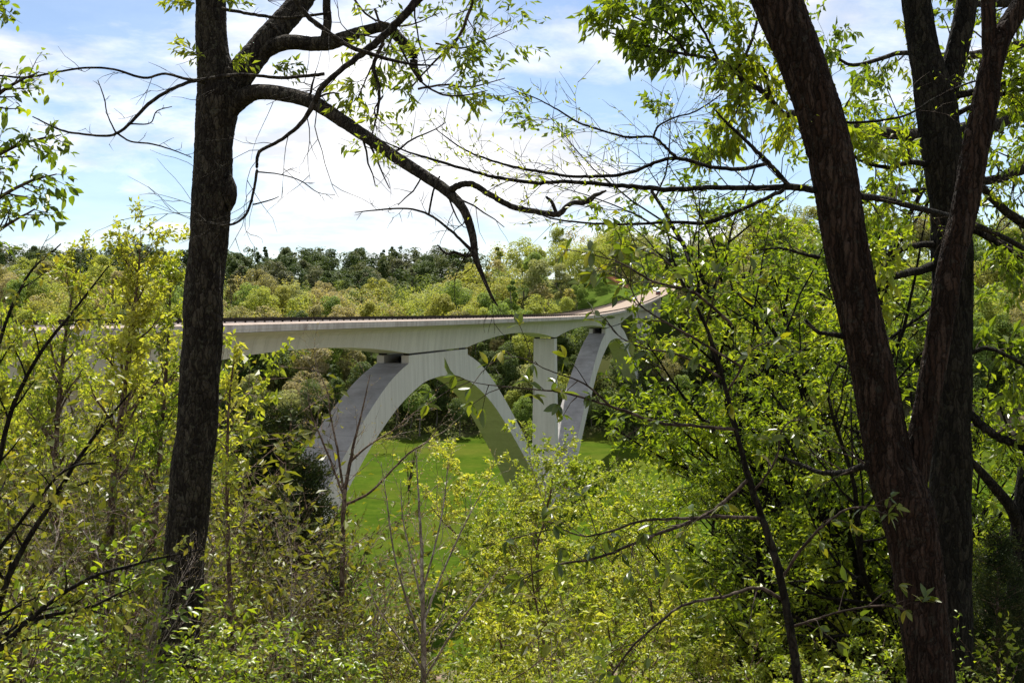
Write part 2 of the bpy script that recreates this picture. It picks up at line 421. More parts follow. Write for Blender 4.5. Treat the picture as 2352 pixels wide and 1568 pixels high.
# edge beams (fascia) cast in lengths with open joints, on both sides
for side in (0, 1):
    fo = (lambda o: o) if side == 0 else (lambda o: BW - o)
    a0 = 30 if side == 0 else 180
    joint = np.arange(a0, 446, 10.0)
    for sa in joint:
        sb = min(sa + 10.0 - 0.035, 446)
        g = Geo(); rows = []
        for s in np.linspace(sa, sb, 5):
            z = deck_z(s)
            rows.append([B(s, fo(o), z + dz) for o, dz in ((0.35, -0.68), (0.03, -0.68), (0.03, -0.44), (0.0, -0.42), (0, 0), (0.34, 0.20), (0.62, 0.20), (0.70, -0.36), (0.36, -0.37))])
        loft(g, rows, True)
        r = np.array(rows)
        for e in (0, -1):
            k = r.shape[1]; g.add(np.vstack([r[e], r[e].mean(0)]), None, [(a, (a + 1) % k, k) for a in range(k)])
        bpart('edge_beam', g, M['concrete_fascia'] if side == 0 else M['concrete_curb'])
    # the near-edge fascia before the visible lengths
    if True:
        g = Geo(); loft(g, [[B(s, fo(o), deck_z(s) + dz) for o, dz in ((0.35, -0.68), (0, -0.68), (0, 0), (0.34, 0.20), (0.62, 0.20), (0.70, -0.36))] for s in np.arange(-90, a0 + 0.1, 10)])
        bpart('edge_beam', g, M['concrete_fascia'])
    # sunlit coping on the slope of the edge beam
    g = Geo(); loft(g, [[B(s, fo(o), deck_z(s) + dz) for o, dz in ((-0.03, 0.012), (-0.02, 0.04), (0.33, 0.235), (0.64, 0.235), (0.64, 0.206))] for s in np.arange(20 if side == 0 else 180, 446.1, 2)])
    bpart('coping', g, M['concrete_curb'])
# roadway surface
g = Geo(); loft(g, [[B(s, 0.69, deck_z(s) - 0.35), B(s, BW / 2, deck_z(s) - 0.27), B(s, BW - 0.69, deck_z(s) - 0.35)] for s in np.arange(-90, 446.1, 2)])
bpart('roadway', g, M['road'])
# guard rails: each post its own piece
pm = Geo(); boxes(pm, (-0.075, -0.06, 0), (0.075, 0.06, 0.40)); boxes(pm, (-0.10, -0.09, 0.0), (0.10, 0.09, 0.03))
post_me = pm.mesh('post', M['rail'], False)
for side, sa, sb in ((0, 84, 440), (1, 296, 440)):
    g = Geo(); off = 0.48 if side == 0 else BW - 0.48
    loft(g, [[B(s, off + o, deck_z(s) + dz) for o, dz in ((-0.09, 0.37), (-0.09, 0.60), (0.09, 0.60), (0.09, 0.37))] for s in np.arange(-60, 446.1, 2)], True)
    rail = bpart('guard_rail', g, M['rail'])
    for s in np.arange(sa, sb, 2.0):
        o = link('post', post_me, rail)
        o.location = np.array(B(s, off, deck_z(s) + 0.232)) - bl
        o.rotation_euler = (0, 0, math.pi / 2 - TH)
# arches
E_U = smooth_path([(0, 0), (14.85, 0.0)], 4).tolist()
ext = np.vstack([np.array([(0, 0), (7, 0), (14.85, 0)]), smooth_path([(14.9, -0.02), (19, -1.0), (24, -2.6), (31.5, -5.9), (38, -9.4), (43, -12.3), (50, -16.6), (62, -24.3), (73, -31.6), (84, -39.4)], 4)])
itr = smooth_path([(0, -2.75), (5, -2.9), (10, -3.45), (20, -5.95), (30, -9.9), (40, -15.2), (55, -24.2), (66, -31.6), (77, -39.6)], 5)
def arch(sc, zc, grade, umax=84):
    a = thing_arch = None
    # side faces and soffit: a closed box section that widens towards the ground
    us = np.concatenate([np.linspace(0, 14.85, 7), np.linspace(16, umax, 40)])
    def hw(z): return 2.45 + 0.040 * max(0.0, -z)
    def prof(u):
        # match outer and inner line at the same share of their own length
        eu = np.interp(u, [0, 84], [0, 84]); ez = np.interp(eu, ext[:, 0], ext[:, 1])
        iu = u * 77 / 84.0; iz = np.interp(iu, itr[:, 0], itr[:, 1])
        return eu, ez, iu, iz
    rows_o, rows_i = [], []
    for sgn_u in np.concatenate([-us[::-1], us[1:]]):
        sg = 1 if sgn_u >= 0 else -1; u = abs(sgn_u)
        eu, ez, iu, iz = prof(u)
        tz = zc + grade * sg * eu * (1 if eu < 20 else 20 / eu)
        rows_o.append((sc + sg * eu, ez, tz + ez, sc + sg * iu, iz, tz + iz))
    side_g = Geo(); top_g = Geo()
    R = []
    for so, ez, zo, si, iz, zi in rows_o:
        wo, wi = hw(ez), hw(iz)
        R.append([B(so, 5.75 - wo, zo), B(si, 5.75 - wi, zi), B(si, 5.75 + wi, zi), B(so, 5.75 + wo, zo)])
    loft(side_g, R)
    body = bpart('arch_rib', side_g, M['concrete'])
    loft(top_g, [[r[0], r[3]] for r in R])
    bpart('extrados', top_g, M['concrete_weathered'], body)
    for w0, w1 in ((-2.45, -1.35), (1.35, 2.45)):       # bearing walls standing on the crown, a trough between them
        wg = Geo()
        rows = []
        for u in np.linspace(-14.85, 14.85, 6):
            zt = deck_z(sc + u) - 4.72 - 0.30; zb_ = zc + grade * u - 0.02
            rows.append([B(sc + u, 5.75 - w1, zb_), B(sc + u, 5.75 - w1, zt), B(sc + u, 5.75 - w0, zt), B(sc + u, 5.75 - w0, zb_)])
        loft(wg, rows, True)
        for e in (0, -1): wg.add(rows[e], [(0, 1, 2, 3)])
        bpart('bearing_wall', wg, M['concrete'], body)
        for u in (-13.9, 13.4):
            pg = Geo(); zt = deck_z(sc + u) - 4.72
            rows = [[B(sc + u + du, 5.75 - w1 + 0.08, zt - 0.31), B(sc + u + du, 5.75 - w1 + 0.08, zt + 0.01), B(sc + u + du, 5.75 - w0 - 0.08, zt + 0.01), B(sc + u + du, 5.75 - w0 - 0.08, zt - 0.31)] for du in (-0.45, 0.45)]
            loft(pg, rows, True); 
            for e in (0, -1): pg.add(rows[e], [(0, 1, 2, 3)])
            bpart('bearing', pg, M['rubber'], body)
arch(179.2, -8.45, 0.0)
arch(350.0, -7.75, 0.044)
def pier(s0, s1, ztop, zbot, hw0=2.45, hw1=2.9):
    pg = Geo(); rows = []
    for t in np.linspace(0, 1, 6):
        z = ztop + (zbot - ztop) * t; hw = hw0 + (hw1 - hw0) * t; e = 0.5 * t
        rows.append([B(s0 - e, 5.75 - hw, z), B(s1 + e, 5.75 - hw, z), B(s1 + e, 5.75 + hw, z), B(s0 - e, 5.75 + hw, z)])
    loft(pg, rows, True); pg.add(rows[0], [(0, 1, 2, 3)])
    p = bpart('pier', pg, M['concrete'])
    for o in (-1.9, 1.9):
        bg = Geo(); sm = (s0 + s1) / 2
        rows = [[B(sm + ds, 5.75 + o - 0.5, ztop), B(sm + ds, 5.75 + o - 0.5, ztop + 0.34), B(sm + ds, 5.75 + o + 0.5, ztop + 0.34), B(sm + ds, 5.75 + o + 0.5, ztop)] for ds in (-0.6, 0.6)]
        loft(bg, rows, True)
        for e in (0, -1): bg.add(rows[e], [(0, 1, 2, 3)])
        bpart('bearing', bg, M['rubber'], p)
pier(264.0, 266.8, deck_z(265.4) - 4.72 - 0.32, -48.5)
pier(91.8, 94.6, deck_z(93) - 4.72 - 0.32, -44)
pier(436.0, 439.0, deck_z(437) - 4.72 - 0.32, -30)
# abutment and the road on the far hill
g = Geo()
rows = [[B(s, o, deck_z(s) + dz) for o, dz in ((0.4, -0.70), (BW - 0.4, -0.70), (BW - 0.4, -9.0), (0.4, -9.0))] for s in (446.05, 449)]
loft(g, rows, True); 
for e in (0, -1): g.add(rows[e], [(0, 1, 2, 3)])
bpart('abutment', g, M['concrete'])
g = Geo(); loft(g, [[B(s, 0.4, deck_z(s) - 0.36), B(s, BW / 2, deck_z(s) - 0.28), B(s, BW - 0.4, deck_z(s) - 0.36)] for s in np.arange(446, 640.1, 3)])
structure('road', g.mesh('road', M['road']))
g = Geo(); loft(g, [[B(s, BW + 0.3 + o, deck_z(s) + dz) for o, dz in ((-0.06, -0.05), (-0.06, 0.45), (0.06, 0.45), (0.06, -0.05))] for s in np.arange(446.3, 600, 3)], True)
rail2 = link('roadside_guard_rail', g.mesh('guard_rail', M['rail'])); rail2['label'] = 'dark low guard rail along the grass bank past the bridge end'; rail2['category'] = 'guard rail'
# ------------------------------------------------------------------ hillside forest
def crown_points(g, kind, n):
    """clump positions + outward directions for one crown about 16 m tall"""
    if kind == 'round':
        nl = 26; c = g.normal(0, 1, (nl, 3)); c /= np.linalg.norm(c, axis=1)[:, None]
        c *= (g.uniform(0.35, 1.0, nl) ** 0.5)[:, None]
        c = c * np.array([4.2, 4.2, 4.6]) + np.array([0, 0, 10.2]); r = g.uniform(1.3, 2.3, nl)
    elif kind == 'tall':
        nl = 24; z = g.uniform(4.5, 15, nl); w = 3.2 * np.sin(np.clip((z - 3) / 13.5, 0.08, 1) * np.pi) ** 0.7
        a = g.uniform(0, 6.28, nl); q = g.uniform(0.3, 1, nl)
        c = np.c_[np.cos(a) * w * q, np.sin(a) * w * q, z]; r = g.uniform(1.1, 1.9, nl)
    elif kind == 'broad':
        nl = 30; a = g.uniform(0, 6.28, nl); q = g.uniform(0.2, 1, nl) ** 0.5
        c = np.c_[np.cos(a) * 5.6 * q, np.sin(a) * 5.6 * q, 11.6 - 4.8 * q ** 2 + g.uniform(-2.2, 1.2, nl)]; r = g.uniform(1.4, 2.4, nl)
    else:   # cone
        nl = 34; z = np.sort(g.uniform(1.2, 15, nl)); w = 3.0 * (1 - z / 16.2) ** 0.8
        a = g.uniform(0, 6.28, nl); c = np.c_[np.cos(a) * w * 0.8, np.sin(a) * w * 0.8, z]; r = 0.5 + 0.9 * (1 - z / 16)
    li = g.integers(0, nl, n)
    d = g.normal(0, 1, (n, 3)); d[:, 2] += 0.35; d /= np.linalg.norm(d, axis=1)[:, None]
    p = c[li] + d * (r[li] * g.uniform(0.75, 1.06, n))[:, None] * np.array([1, 1, 0.85])
    return p, d
def clumps(geo, p, d, size, g, tint=None, jit=0.6):
    """small leafy faces, one per clump, facing roughly outwards"""
    n = len(p)
    nr = d * 0.8 + np.array((0, 0, 0.75)) + g.normal(0, jit, (n, 3)); nr /= np.linalg.norm(nr, axis=1)[:, None]
    a = np.cross(nr, g.normal(0, 1, (n, 3))); a /= np.linalg.norm(a, axis=1)[:, None] + 1e-9
    b = np.cross(nr, a)
    s = (size * g.uniform(0.55, 1.3, n))[:, None]
    v = np.stack([p - a * s * 0.6, p + b * s * 0.42 + nr * s * 0.12, p + a * s * 0.6, p - b * s * 0.42 + nr * s * 0.12], 1)
    i = np.arange(n) * 4
    t = np.concatenate([np.stack([i, i + 1, i + 2], 1), np.stack([i, i + 2, i + 3], 1)])
    geo.add(v.reshape(-1, 3), None, t, np.repeat(tint if tint is not None else g.uniform(0, 1, n), 4))
def far_trunk(g, kind):
    geo = Geo()
    top = 9.5 if kind != 'cone' else 14
    z = np.linspace(-1.0, top, 7)
    tube(geo, np.c_[np.cumsum(g.normal(0, 0.10, 7)), np.cumsum(g.normal(0, 0.10, 7)), z], np.linspace(0.27, 0.09, 7), 6)
    if kind != 'cone':
        for k in range(6):
            z0 = g.uniform(4, 8.5); a = g.uniform(0, 6.28); L = g.uniform(2.5, 4.2)
            tube(geo, [(0, 0, z0), (math.cos(a) * L * 0.5, math.sin(a) * L * 0.5, z0 + L * 0.45), (math.cos(a) * L, math.sin(a) * L, z0 + L * 1.1)], [0.11, 0.07, 0.03], 4)
    return geo
SPRING = [(0.0, (0.085, 0.120, 0.034)), (0.18, (0.235, 0.290, 0.055)), (0.36, (0.320, 0.350, 0.070)), (0.50, (0.360, 0.345, 0.100)),
          (0.62, (0.290, 0.255, 0.110)), (0.74, (0.385, 0.330, 0.170)), (0.86, (0.180, 0.240, 0.058)), (1.0, (0.36, 0.37, 0.150))]
RIDGE_SHADE = [(0.0, (0.050, 0.078, 0.022)), (0.4, (0.070, 0.102, 0.028)), (0.7, (0.090, 0.120, 0.035)), (0.88, (0.120, 0.125, 0.055)), (1.0, (0.15, 0.155, 0.09))]  # cloud shadow over the far ridge, put into the leaf colours
HUES = {'yellow green': (0.335, 0.375, 0.075), 'fresh green': (0.200, 0.280, 0.062), 'tan budded': (0.350, 0.310, 0.165), 'olive brown': (0.260, 0.245, 0.105), 'pale straw': (0.345, 0.365, 0.150), 'golden green': (0.330, 0.335, 0.075), 'shade tinted': (0.090, 0.130, 0.036)}  # the last hue holds the backlit shade of the low valley trees
HN = list(HUES)
for hn, hc in HUES.items():
    M['hue_' + hn] = leaf_mat('spring_' + hn.replace(' ', '_'), [(0.0, tuple(v * 0.72 for v in hc)), (0.5, hc), (1.0, tuple(min(0.5, v * 1.2) for v in hc))], 0.48, (1.15, 1.1, 0.6), 0.15, 0.6)
M['spring_tree'] = leaf_mat('spring_tree', SPRING, 0.42, (1.15, 1.1, 0.6), 0.15, 0.6, True, True)
M['spring_mass'] = leaf_mat('spring_mass', SPRING, 0.48, (1.15, 1.1, 0.6), 0.15, 0.6)
M['ridge_shade_tree'] = leaf_mat('ridge_shade_tree', RIDGE_SHADE, 0.30, (1.1, 1.1, 0.6), 0.12, 0.6, True, True)
M['ridge_shade_mass'] = leaf_mat('ridge_shade_mass', RIDGE_SHADE, 0.30, (1.1, 1.1, 0.6), 0.12, 0.6)
m, nt, out = new_mat('far_bark'); principled(nt, out, mixrgb(nt, noise(nt, 2, 4), (0.10, 0.085, 0.07), (0.19, 0.165, 0.14)), 0.9); M['far_bark'] = m
FK = ['round', 'tall', 'broad', 'round', 'tall', 'cone']
fg_ = np.random.default_rng(11)
crown_hi, crown_dk, trunk_me, crown_lo = [], [], [], []
for kd in FK:
    p_, d_ = crown_points(fg_, kd, 5600 if kd != 'cone' else 4200)
    a = Geo(); clumps(a, p_, d_, 0.37, fg_, None, 0.42); crown_hi.append(a.mesh('crown_' + kd, M['spring_tree'], False))
    a2 = Geo(); clumps(a2, p_[:2600], d_[:2600], 0.58, fg_, None, 0.42); crown_dk.append(a2.mesh('crown_dark_' + kd, M['ridge_shade_tree'], False))
    trunk_me.append(far_trunk(fg_, kd).mesh('trunk_' + kd, M['far_bark']))
    q_, e_ = crown_points(fg_, kd, 640); crown_lo.append((q_, e_))
# scatter
def scatter(y0, y1, step, g, keep):
    out = []
    for y in np.arange(y0, y1, step):
        hw = 0.50 * y + 30
        for x in np.arange(-hw, hw, step):
            px, py = x + g.uniform(-0.48, 0.48) * step, y + g.uniform(-0.48, 0.48) * step
            if keep(px, py): out.append((px, py))
    return out
def road_clear(x, y):
    s = (x + BX0) * ST + y * CT; off = -((x + BX0) * CT - y * ST)
    if s > 418 and -5 < off < 36 and s < 530: return False
    if s > 436 and -5 < off < 20: return False
    if 530 <= s < 660 and -5 < off < 17: return False
    if -6 < off < 17 and (s < 372 or s > 434): return False
    if s > 434 and s < 452 and -6 < off < 17: return False
    return True
sg_ = np.random.default_rng(21)
lit = scatter(372, 640, 8.6, sg_, lambda x, y: road_clear(x, y) and terrain(x, y) > -45.6)
drk = scatter(640, 1010, 10.5, sg_, lambda x, y: True)
recs = []
for zone, pts in (('lit', lit), ('dark', drk)):
    for x, y in pts:
        z = float(terrain(x, y)); k = int(sg_.choice(6, p=[.24, .2, .22, .17, .12, .05] if zone == 'lit' else [.2, .2, .2, .15, .1, .15]))
        sc = sg_.uniform(0.58, 1.46) * (1.16 if zone == 'lit' else 1.25)
        if zone == 'lit' and z < -38: sc *= 0.9
        s_, o_ = (x + BX0) * ST + y * CT, -((x + BX0) * CT - y * ST)
        if -6 < o_ < 17 and s_ < 450: sc = min(sc, max(0.25, (float(deck_z(s_)) - 6 - z) / 17))
        recs.append([x, y, z, k, sc, zone, 0.0])
recs.sort(key=lambda r: r[1])
hor = np.full(300, -0.35)
for r in recs:                                       # how much of each crown clears the ones in front of it
    x, y, z, k, sc = r[:5]
    c = (x / y + 0.5) * 300; w = 5.0 * sc / y * 300
    a, b = int(max(0, c - w)), int(min(299, c + w))
    if b < 0 or a > 299 or a > b: continue
    top = (z + 15.6 * sc) / y
    vis = np.clip(top - np.maximum(hor[a:b + 1], (z + 2) / y), 0, None).sum() / 300
    r[6] = vis if abs(x / y) < 0.47 else 0
    hor[a:b + 1] = np.maximum(hor[a:b + 1], top - 0.0012)
pick = sorted([i for i, r in enumerate(recs) if r[5] == 'lit'], key=lambda i: -recs[i][6])[:290]
pickd = sorted([i for i, r in enumerate(recs) if r[5] == 'dark'], key=lambda i: -recs[i][6])[:110]
single = set(pick) | set(pickd)
KN = {'round': 'rounded', 'tall': 'narrow', 'broad': 'spreading', 'cone': 'conical'}
def where(x, y, z):
    """what a hillside tree is seen beside"""
    px = 1176 + FD * x / y; py = 700 - FD * (z + 11) / y
    if px > 1560: return 'on the hill right of the road'
    if py < 728:
        if px < 700: return 'on the slope over the rail beside the lichened oak'
        if px < 960: return 'on the slope over the rail left of the near arch crown'
        if px < 1180: return 'on the slope over the rail above the near arch'
        return 'on the slope over the rail left of the grassy road bank'
    if px < 760: return 'on the slope below the deck by the lichened oak'
    if px < 930: return 'on the slope below the deck left of the near arch leg'
    if px < 1200: return 'on the far slope framed by the near arch'
    if px < 1330: return 'on the far slope behind the tall pier'
    return 'on the far slope around the far arch'
massL, massD = Geo(), Geo()
for i, (x, y, z, k, sc, zone, vis) in enumerate(recs):
    rz = sg_.uniform(0, 6.28)
    pxx = 1176 + FD * x / y
    hp = (.26, .16, .18, .16, .16, .08) if pxx < 800 else ((.40, .22, .04, .12, .12, .10) if pxx < 1450 else (.30, .30, .05, .20, .07, .08))
    hn = HN[int(sg_.choice(6, p=hp))]
    if z < -27 and sg_.uniform() < 0.62: hn = 'shade tinted'  # low trees mostly carry their shade as leaf colour
    if i in single:
        kd = FK[k]
        if zone == 'lit':
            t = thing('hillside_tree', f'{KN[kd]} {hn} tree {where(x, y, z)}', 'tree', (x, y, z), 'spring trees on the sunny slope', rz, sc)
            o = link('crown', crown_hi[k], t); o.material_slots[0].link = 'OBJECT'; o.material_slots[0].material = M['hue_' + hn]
        else:
            t = thing('ridge_tree', f'{KN[kd]} shade tinted tree coloured for cloud shade on the long skyline ridge', 'tree', (x, y, z), 'trees in painted cloud shade on the far ridge', rz, sc)
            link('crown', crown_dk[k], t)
        link('trunk', trunk_me[k], t)
    elif vis > 0.00002 or y < 430 or (1380 < pxx < 1690 and y < 760):
        p_, d_ = crown_lo[k]
        n = 640 if zone == 'lit' else 200
        ca, sa = math.cos(rz), math.sin(rz)
        Rm = np.array([[ca, sa, 0], [-sa, ca, 0], [0, 0, 1]])
        geo = massL if zone == 'lit' else massD
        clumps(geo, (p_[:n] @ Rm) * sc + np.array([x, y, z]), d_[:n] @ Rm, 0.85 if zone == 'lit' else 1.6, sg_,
               np.clip((sg_.uniform(0, 1) if z > -27 else sg_.choice([0.0, 0.0, 0.0, 0.86, 0.1, 0.62])) + sg_.normal(0, 0.05, n), 0, 1), 0.45)  # low crowns mostly get the darkest tint, shade put into colour
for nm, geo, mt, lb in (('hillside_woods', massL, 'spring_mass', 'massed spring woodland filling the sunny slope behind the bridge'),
                        ('ridge_woods', massD, 'ridge_shade_mass', 'massed woodland in painted cloud shade covering the far skyline ridge')):
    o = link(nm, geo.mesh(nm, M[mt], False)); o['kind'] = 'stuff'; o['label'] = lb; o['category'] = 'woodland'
# undergrowth along the foot of the woods, which closes the view between the trunks
g = Geo(); ug = np.random.default_rng(5)
n = 5200
ux = ug.uniform(-230, 230, n); uy = ug.uniform(372, 440, n)
uz = terrain(ux, uy); ok = np.array([road_clear(a, b) for a, b in zip(ux, uy)]) & (uz > -45.9)
up_ = np.c_[ux, uy, uz][ok]
for k in range(9):
    clumps(g, up_ + np.c_[ug.normal(0, 1.1, len(up_)), ug.normal(0, 1.1, len(up_)), ug.uniform(0.1, 3.2, len(up_))], np.tile((0, -0.3, 0.6), (len(up_), 1)), 0.9, ug, ug.choice([0.02, 0.04, 0.1, 0.6, 0.85], len(up_)))
for k in range(7):
    vx = ug.uniform(30, 150, 700); vy = ug.uniform(500, 660, 700); vo = -((vx + BX0) * CT - vy * ST); vs_ = (vx + BX0) * ST + vy * CT
    kk = ((vo > 19) | (vo < -5)) & ((vs_ > 532) | (vo > 38) | (vo < -5)); q_ = np.c_[vx, vy, terrain(vx, vy) + ug.uniform(0.2, 5.0, 700)][kk]
    clumps(g, q_, np.tile((0, -0.3, 0.6), (len(q_), 1)), 1.2, ug)
o = link('woodland_undergrowth', g.mesh('woodland_undergrowth', M['spring_mass'], False)); o['kind'] = 'stuff'
o['label'] = 'low brushy undergrowth along the edge of the meadow woods'; o['category'] = 'undergrowth'
# ------------------------------------------------------------------ near trees: bark, branching, leaves
def bark_mat(name, c0, c1, c2, scale=9.0, stretch=(1, 1, 0.22), lichen=None, bstr=0.9, bdist=0.03):
    """scaly bark: plates of differing tone with cracks between them, grain and lichen on top"""
    m, nt, out = new_mat(name)
    tcn = nt.nodes.new('ShaderNodeTexCoord')
    w = noise(nt, 7.0, 3, 0.6, which='Color')
    off = nt.nodes.new('ShaderNodeVectorMath'); off.operation = 'MULTIPLY_ADD'
    nt.links.new(w, off.inputs[0]); off.inputs[1].default_value = (0.07, 0.07, 0.14); nt.links.new(tcn.outputs['Object'], off.inputs[2])
    mp = nt.nodes.new('ShaderNodeMapping'); mp.inputs['Scale'].default_value = stretch; nt.links.new(off.outputs[0], mp.inputs['Vector'])
    ve = nt.nodes.new('ShaderNodeTexVoronoi'); ve.feature = 'DISTANCE_TO_EDGE'; ve.inputs['Scale'].default_value = scale; nt.links.new(mp.outputs[0], ve.inputs['Vector'])
    vc = nt.nodes.new('ShaderNodeTexVoronoi'); vc.inputs['Scale'].default_value = scale; nt.links.new(mp.outputs[0], vc.inputs['Vector'])
    sx = nt.nodes.new('ShaderNodeSeparateXYZ'); nt.links.new(vc.outputs['Color'], sx.inputs[0])
    b = noise(nt, scale * 3.0, 8, 0.72, stretch=stretch)
    c = ramp(nt, sx.outputs[0], [(0.1, c0), (0.5, c1), (0.9, c2)])
    c = mixrgb(nt, ramp(nt, b, [(0.42, (0, 0, 0)), (0.64, (0.75, 0.75, 0.75))]), c, tuple(v * 0.5 for v in c0))
    crack = ramp(nt, ve.outputs['Distance'], [(0.0, (1, 1, 1)), (0.10, (0, 0, 0))])
    c = mixrgb(nt, mixrgb(nt, 1.0, crack, (0.75, 0.75, 0.75), 'MULTIPLY'), c, tuple(v * 0.30 for v in c0))
    if lichen:
        l = noise(nt, 16.0, 7, 0.75)
        c = mixrgb(nt, ramp(nt, l, [(0.55, (0, 0, 0)), (0.63, (0.75, 0.75, 0.75))]), c, lichen)
    h = mixrgb(nt, 0.35, ramp(nt, ve.outputs['Distance'], [(0.0, (0, 0, 0)), (0.22, (1, 1, 1))]), b)
    principled(nt, out, c, 0.92, h, bstr, bdist, 0.12)
    M[name] = m
bark_mat('bark_oak', (0.018, 0.014, 0.011), (0.038, 0.031, 0.023), (0.066, 0.055, 0.041), 26, (1, 1, 0.34), (0.070, 0.068, 0.048))
bark_mat('bark_red', (0.018, 0.011, 0.007), (0.036, 0.020, 0.013), (0.060, 0.040, 0.029), 30, (1, 1, 0.14), (0.036, 0.034, 0.026), 1.0, 0.04)
bark_mat('bark_dark', (0.008, 0.007, 0.005), (0.018, 0.015, 0.011), (0.034, 0.029, 0.021), 26, (1, 1, 0.25), (0.030, 0.031, 0.020))
bark_mat('bark_twig', (0.03, 0.022, 0.016), (0.06, 0.043, 0.032), (0.10, 0.078, 0.06), 20, (1, 1, 0.5), None, 0.3, 0.005)
bark_mat('bark_pale', (0.19, 0.145, 0.115), (0.32, 0.26, 0.22), (0.46, 0.40, 0.35), 14, (1, 1, 0.5), None, 0.3, 0.005)
bark_mat('bark_brown', (0.085, 0.055, 0.038), (0.165, 0.11, 0.075), (0.26, 0.19, 0.145), 16, (1, 1, 0.5), None, 0.3, 0.005)

LEAFY = [(0.0, (0.062, 0.100, 0.012)), (0.35, (0.125, 0.178, 0.019)), (0.7, (0.200, 0.250, 0.026)), (1.0, (0.28, 0.30, 0.032))]
BRIGHT = [(0.0, (0.135, 0.185, 0.028)), (0.4, (0.238, 0.282, 0.038)), (0.75, (0.335, 0.350, 0.055)), (1.0, (0.42, 0.40, 0.090))]
OLIVE = [(0.0, (0.045, 0.062, 0.014)), (0.4, (0.100, 0.115, 0.020)), (0.75, (0.165, 0.185, 0.026)), (1.0, (0.22, 0.205, 0.035))]
GREEN = [(0.0, (0.030, 0.060, 0.012)), (0.5, (0.060, 0.105, 0.018)), (1.0, (0.105, 0.155, 0.025))]
CEDAR = [(0.0, (0.016, 0.028, 0.010)), (0.5, (0.030, 0.046, 0.013)), (0.85, (0.052, 0.062, 0.016)), (1.0, (0.085, 0.075, 0.02))]
BUDS = [(0.0, (0.30, 0.20, 0.13)), (1.0, (0.36, 0.33, 0.12))]
M['leaf_mid'] = leaf_mat('leaf_mid', LEAFY, 0.52, (1.48, 1.5, 0.42), 0.4, 0.36, plant=0.45)
M['leaf_bright'] = leaf_mat('leaf_bright', BRIGHT, 0.50, (1.30, 1.34, 0.45), 0.3, 0.42, plant=0.55)
M['leaf_olive'] = leaf_mat('leaf_olive', OLIVE, 0.42, (1.42, 1.32, 0.45), 0.3, 0.42, plant=0.5)
M['leaf_green'] = leaf_mat('leaf_green', GREEN, 0.45, (1.6, 1.6, 0.5), 0.4, 0.4)
M['leaf_broad'] = leaf_mat('leaf_broad', [(0.0, (0.040, 0.066, 0.012)), (0.6, (0.075, 0.108, 0.016)), (0.88, (0.125, 0.150, 0.016)), (1.0, (0.22, 0.205, 0.016))], 0.46, (1.6, 1.55, 0.4), 0.55, 0.30)
M['leaf_cedar'] = leaf_mat('leaf_cedar', CEDAR, 0.20, (1.2, 1.1, 0.6), 0.15, 0.6)
M['leaf_bud'] = leaf_mat('leaf_bud', BUDS, 0.3, (1.1, 1.0, 0.6), 0.2, 0.5)

def unit(v): return v / (np.linalg.norm(v, axis=-1, keepdims=True) + 1e-9)
def drift(p, f, seed=0):
    """slow variation through the crown, about -1..1"""
    r = np.random.default_rng(seed + 5); o = np.zeros(len(p))
    for j in range(7): o += np.sin(p @ (r.normal(0, 1, 3) * f * (1 + 0.35 * j)) + r.uniform(0, 6.28)) / (1 + 0.25 * j)
    return o / 2.2
def leaves(geo, pos, dirs, size, g, droop=0.3, width=0.5, kind='diamond', spread=0.8, tint=(0, 1), fold=0.12):
    n = len(pos)
    if n == 0: return
    pos = np.asarray(pos); dirs = np.asarray(dirs)
    a = unit(dirs * 0.55 + g.normal(0, 0.55, (n, 3)) + np.array((0, 0, -droop)))
    nr = np.array((0, 0, 1.0)) + g.normal(0, spread, (n, 3))
    b = unit(np.cross(nr, a)); nr = np.cross(a, b)
    L = (size * g.uniform(0.6, 1.25, n))[:, None]; W = L * width
    tn = tint[0] + (tint[1] - tint[0]) * np.clip(0.5 + 0.30 * drift(pos, 2.0) + g.normal(0, 0.17, n), 0, 1)
    L *= (1 + 0.22 * drift(pos, 1.5, 3))[:, None]; W = L * width
    if kind == 'diamond':
        v = np.stack([pos, pos + a * L * 0.42 + b * W * 0.5 + nr * L * fold, pos + a * L - nr * L * 0.08, pos + a * L * 0.42 - b * W * 0.5 + nr * L * fold], 1)
        i = np.arange(n) * 4
        geo.add(v.reshape(-1, 3), None, np.concatenate([np.stack([i, i + 1, i + 2], 1), np.stack([i, i + 2, i + 3], 1)]), np.repeat(tn, 4))
    else:
        c = g.uniform(-0.05, 0.28, n)[:, None] * L
        f = L * fold
        v = np.stack([pos, pos + a * L * 0.36, pos + a * L * 0.70 - nr * c * 0.5, pos + a * L - nr * c,
                      pos + a * L * 0.30 + b * W * 0.42 + nr * f, pos + a * L * 0.64 + b * W * 0.44 + nr * (f - c * 0.5),
                      pos + a * L * 0.30 - b * W * 0.42 + nr * f, pos + a * L * 0.64 - b * W * 0.44 + nr * (f - c * 0.5)], 1)
        i = (np.arange(n) * 8)[:, None]
        q = np.concatenate([i + np.array([1, 4, 5, 2]), i + np.array([1, 2, 7, 6])])
        t = np.concatenate([i + np.array(x) for x in ((0, 4, 1), (0, 1, 6), (2, 5, 3), (2, 3, 7))])
        geo.add(v.reshape(-1, 3), q, t, np.repeat(tn, 8))

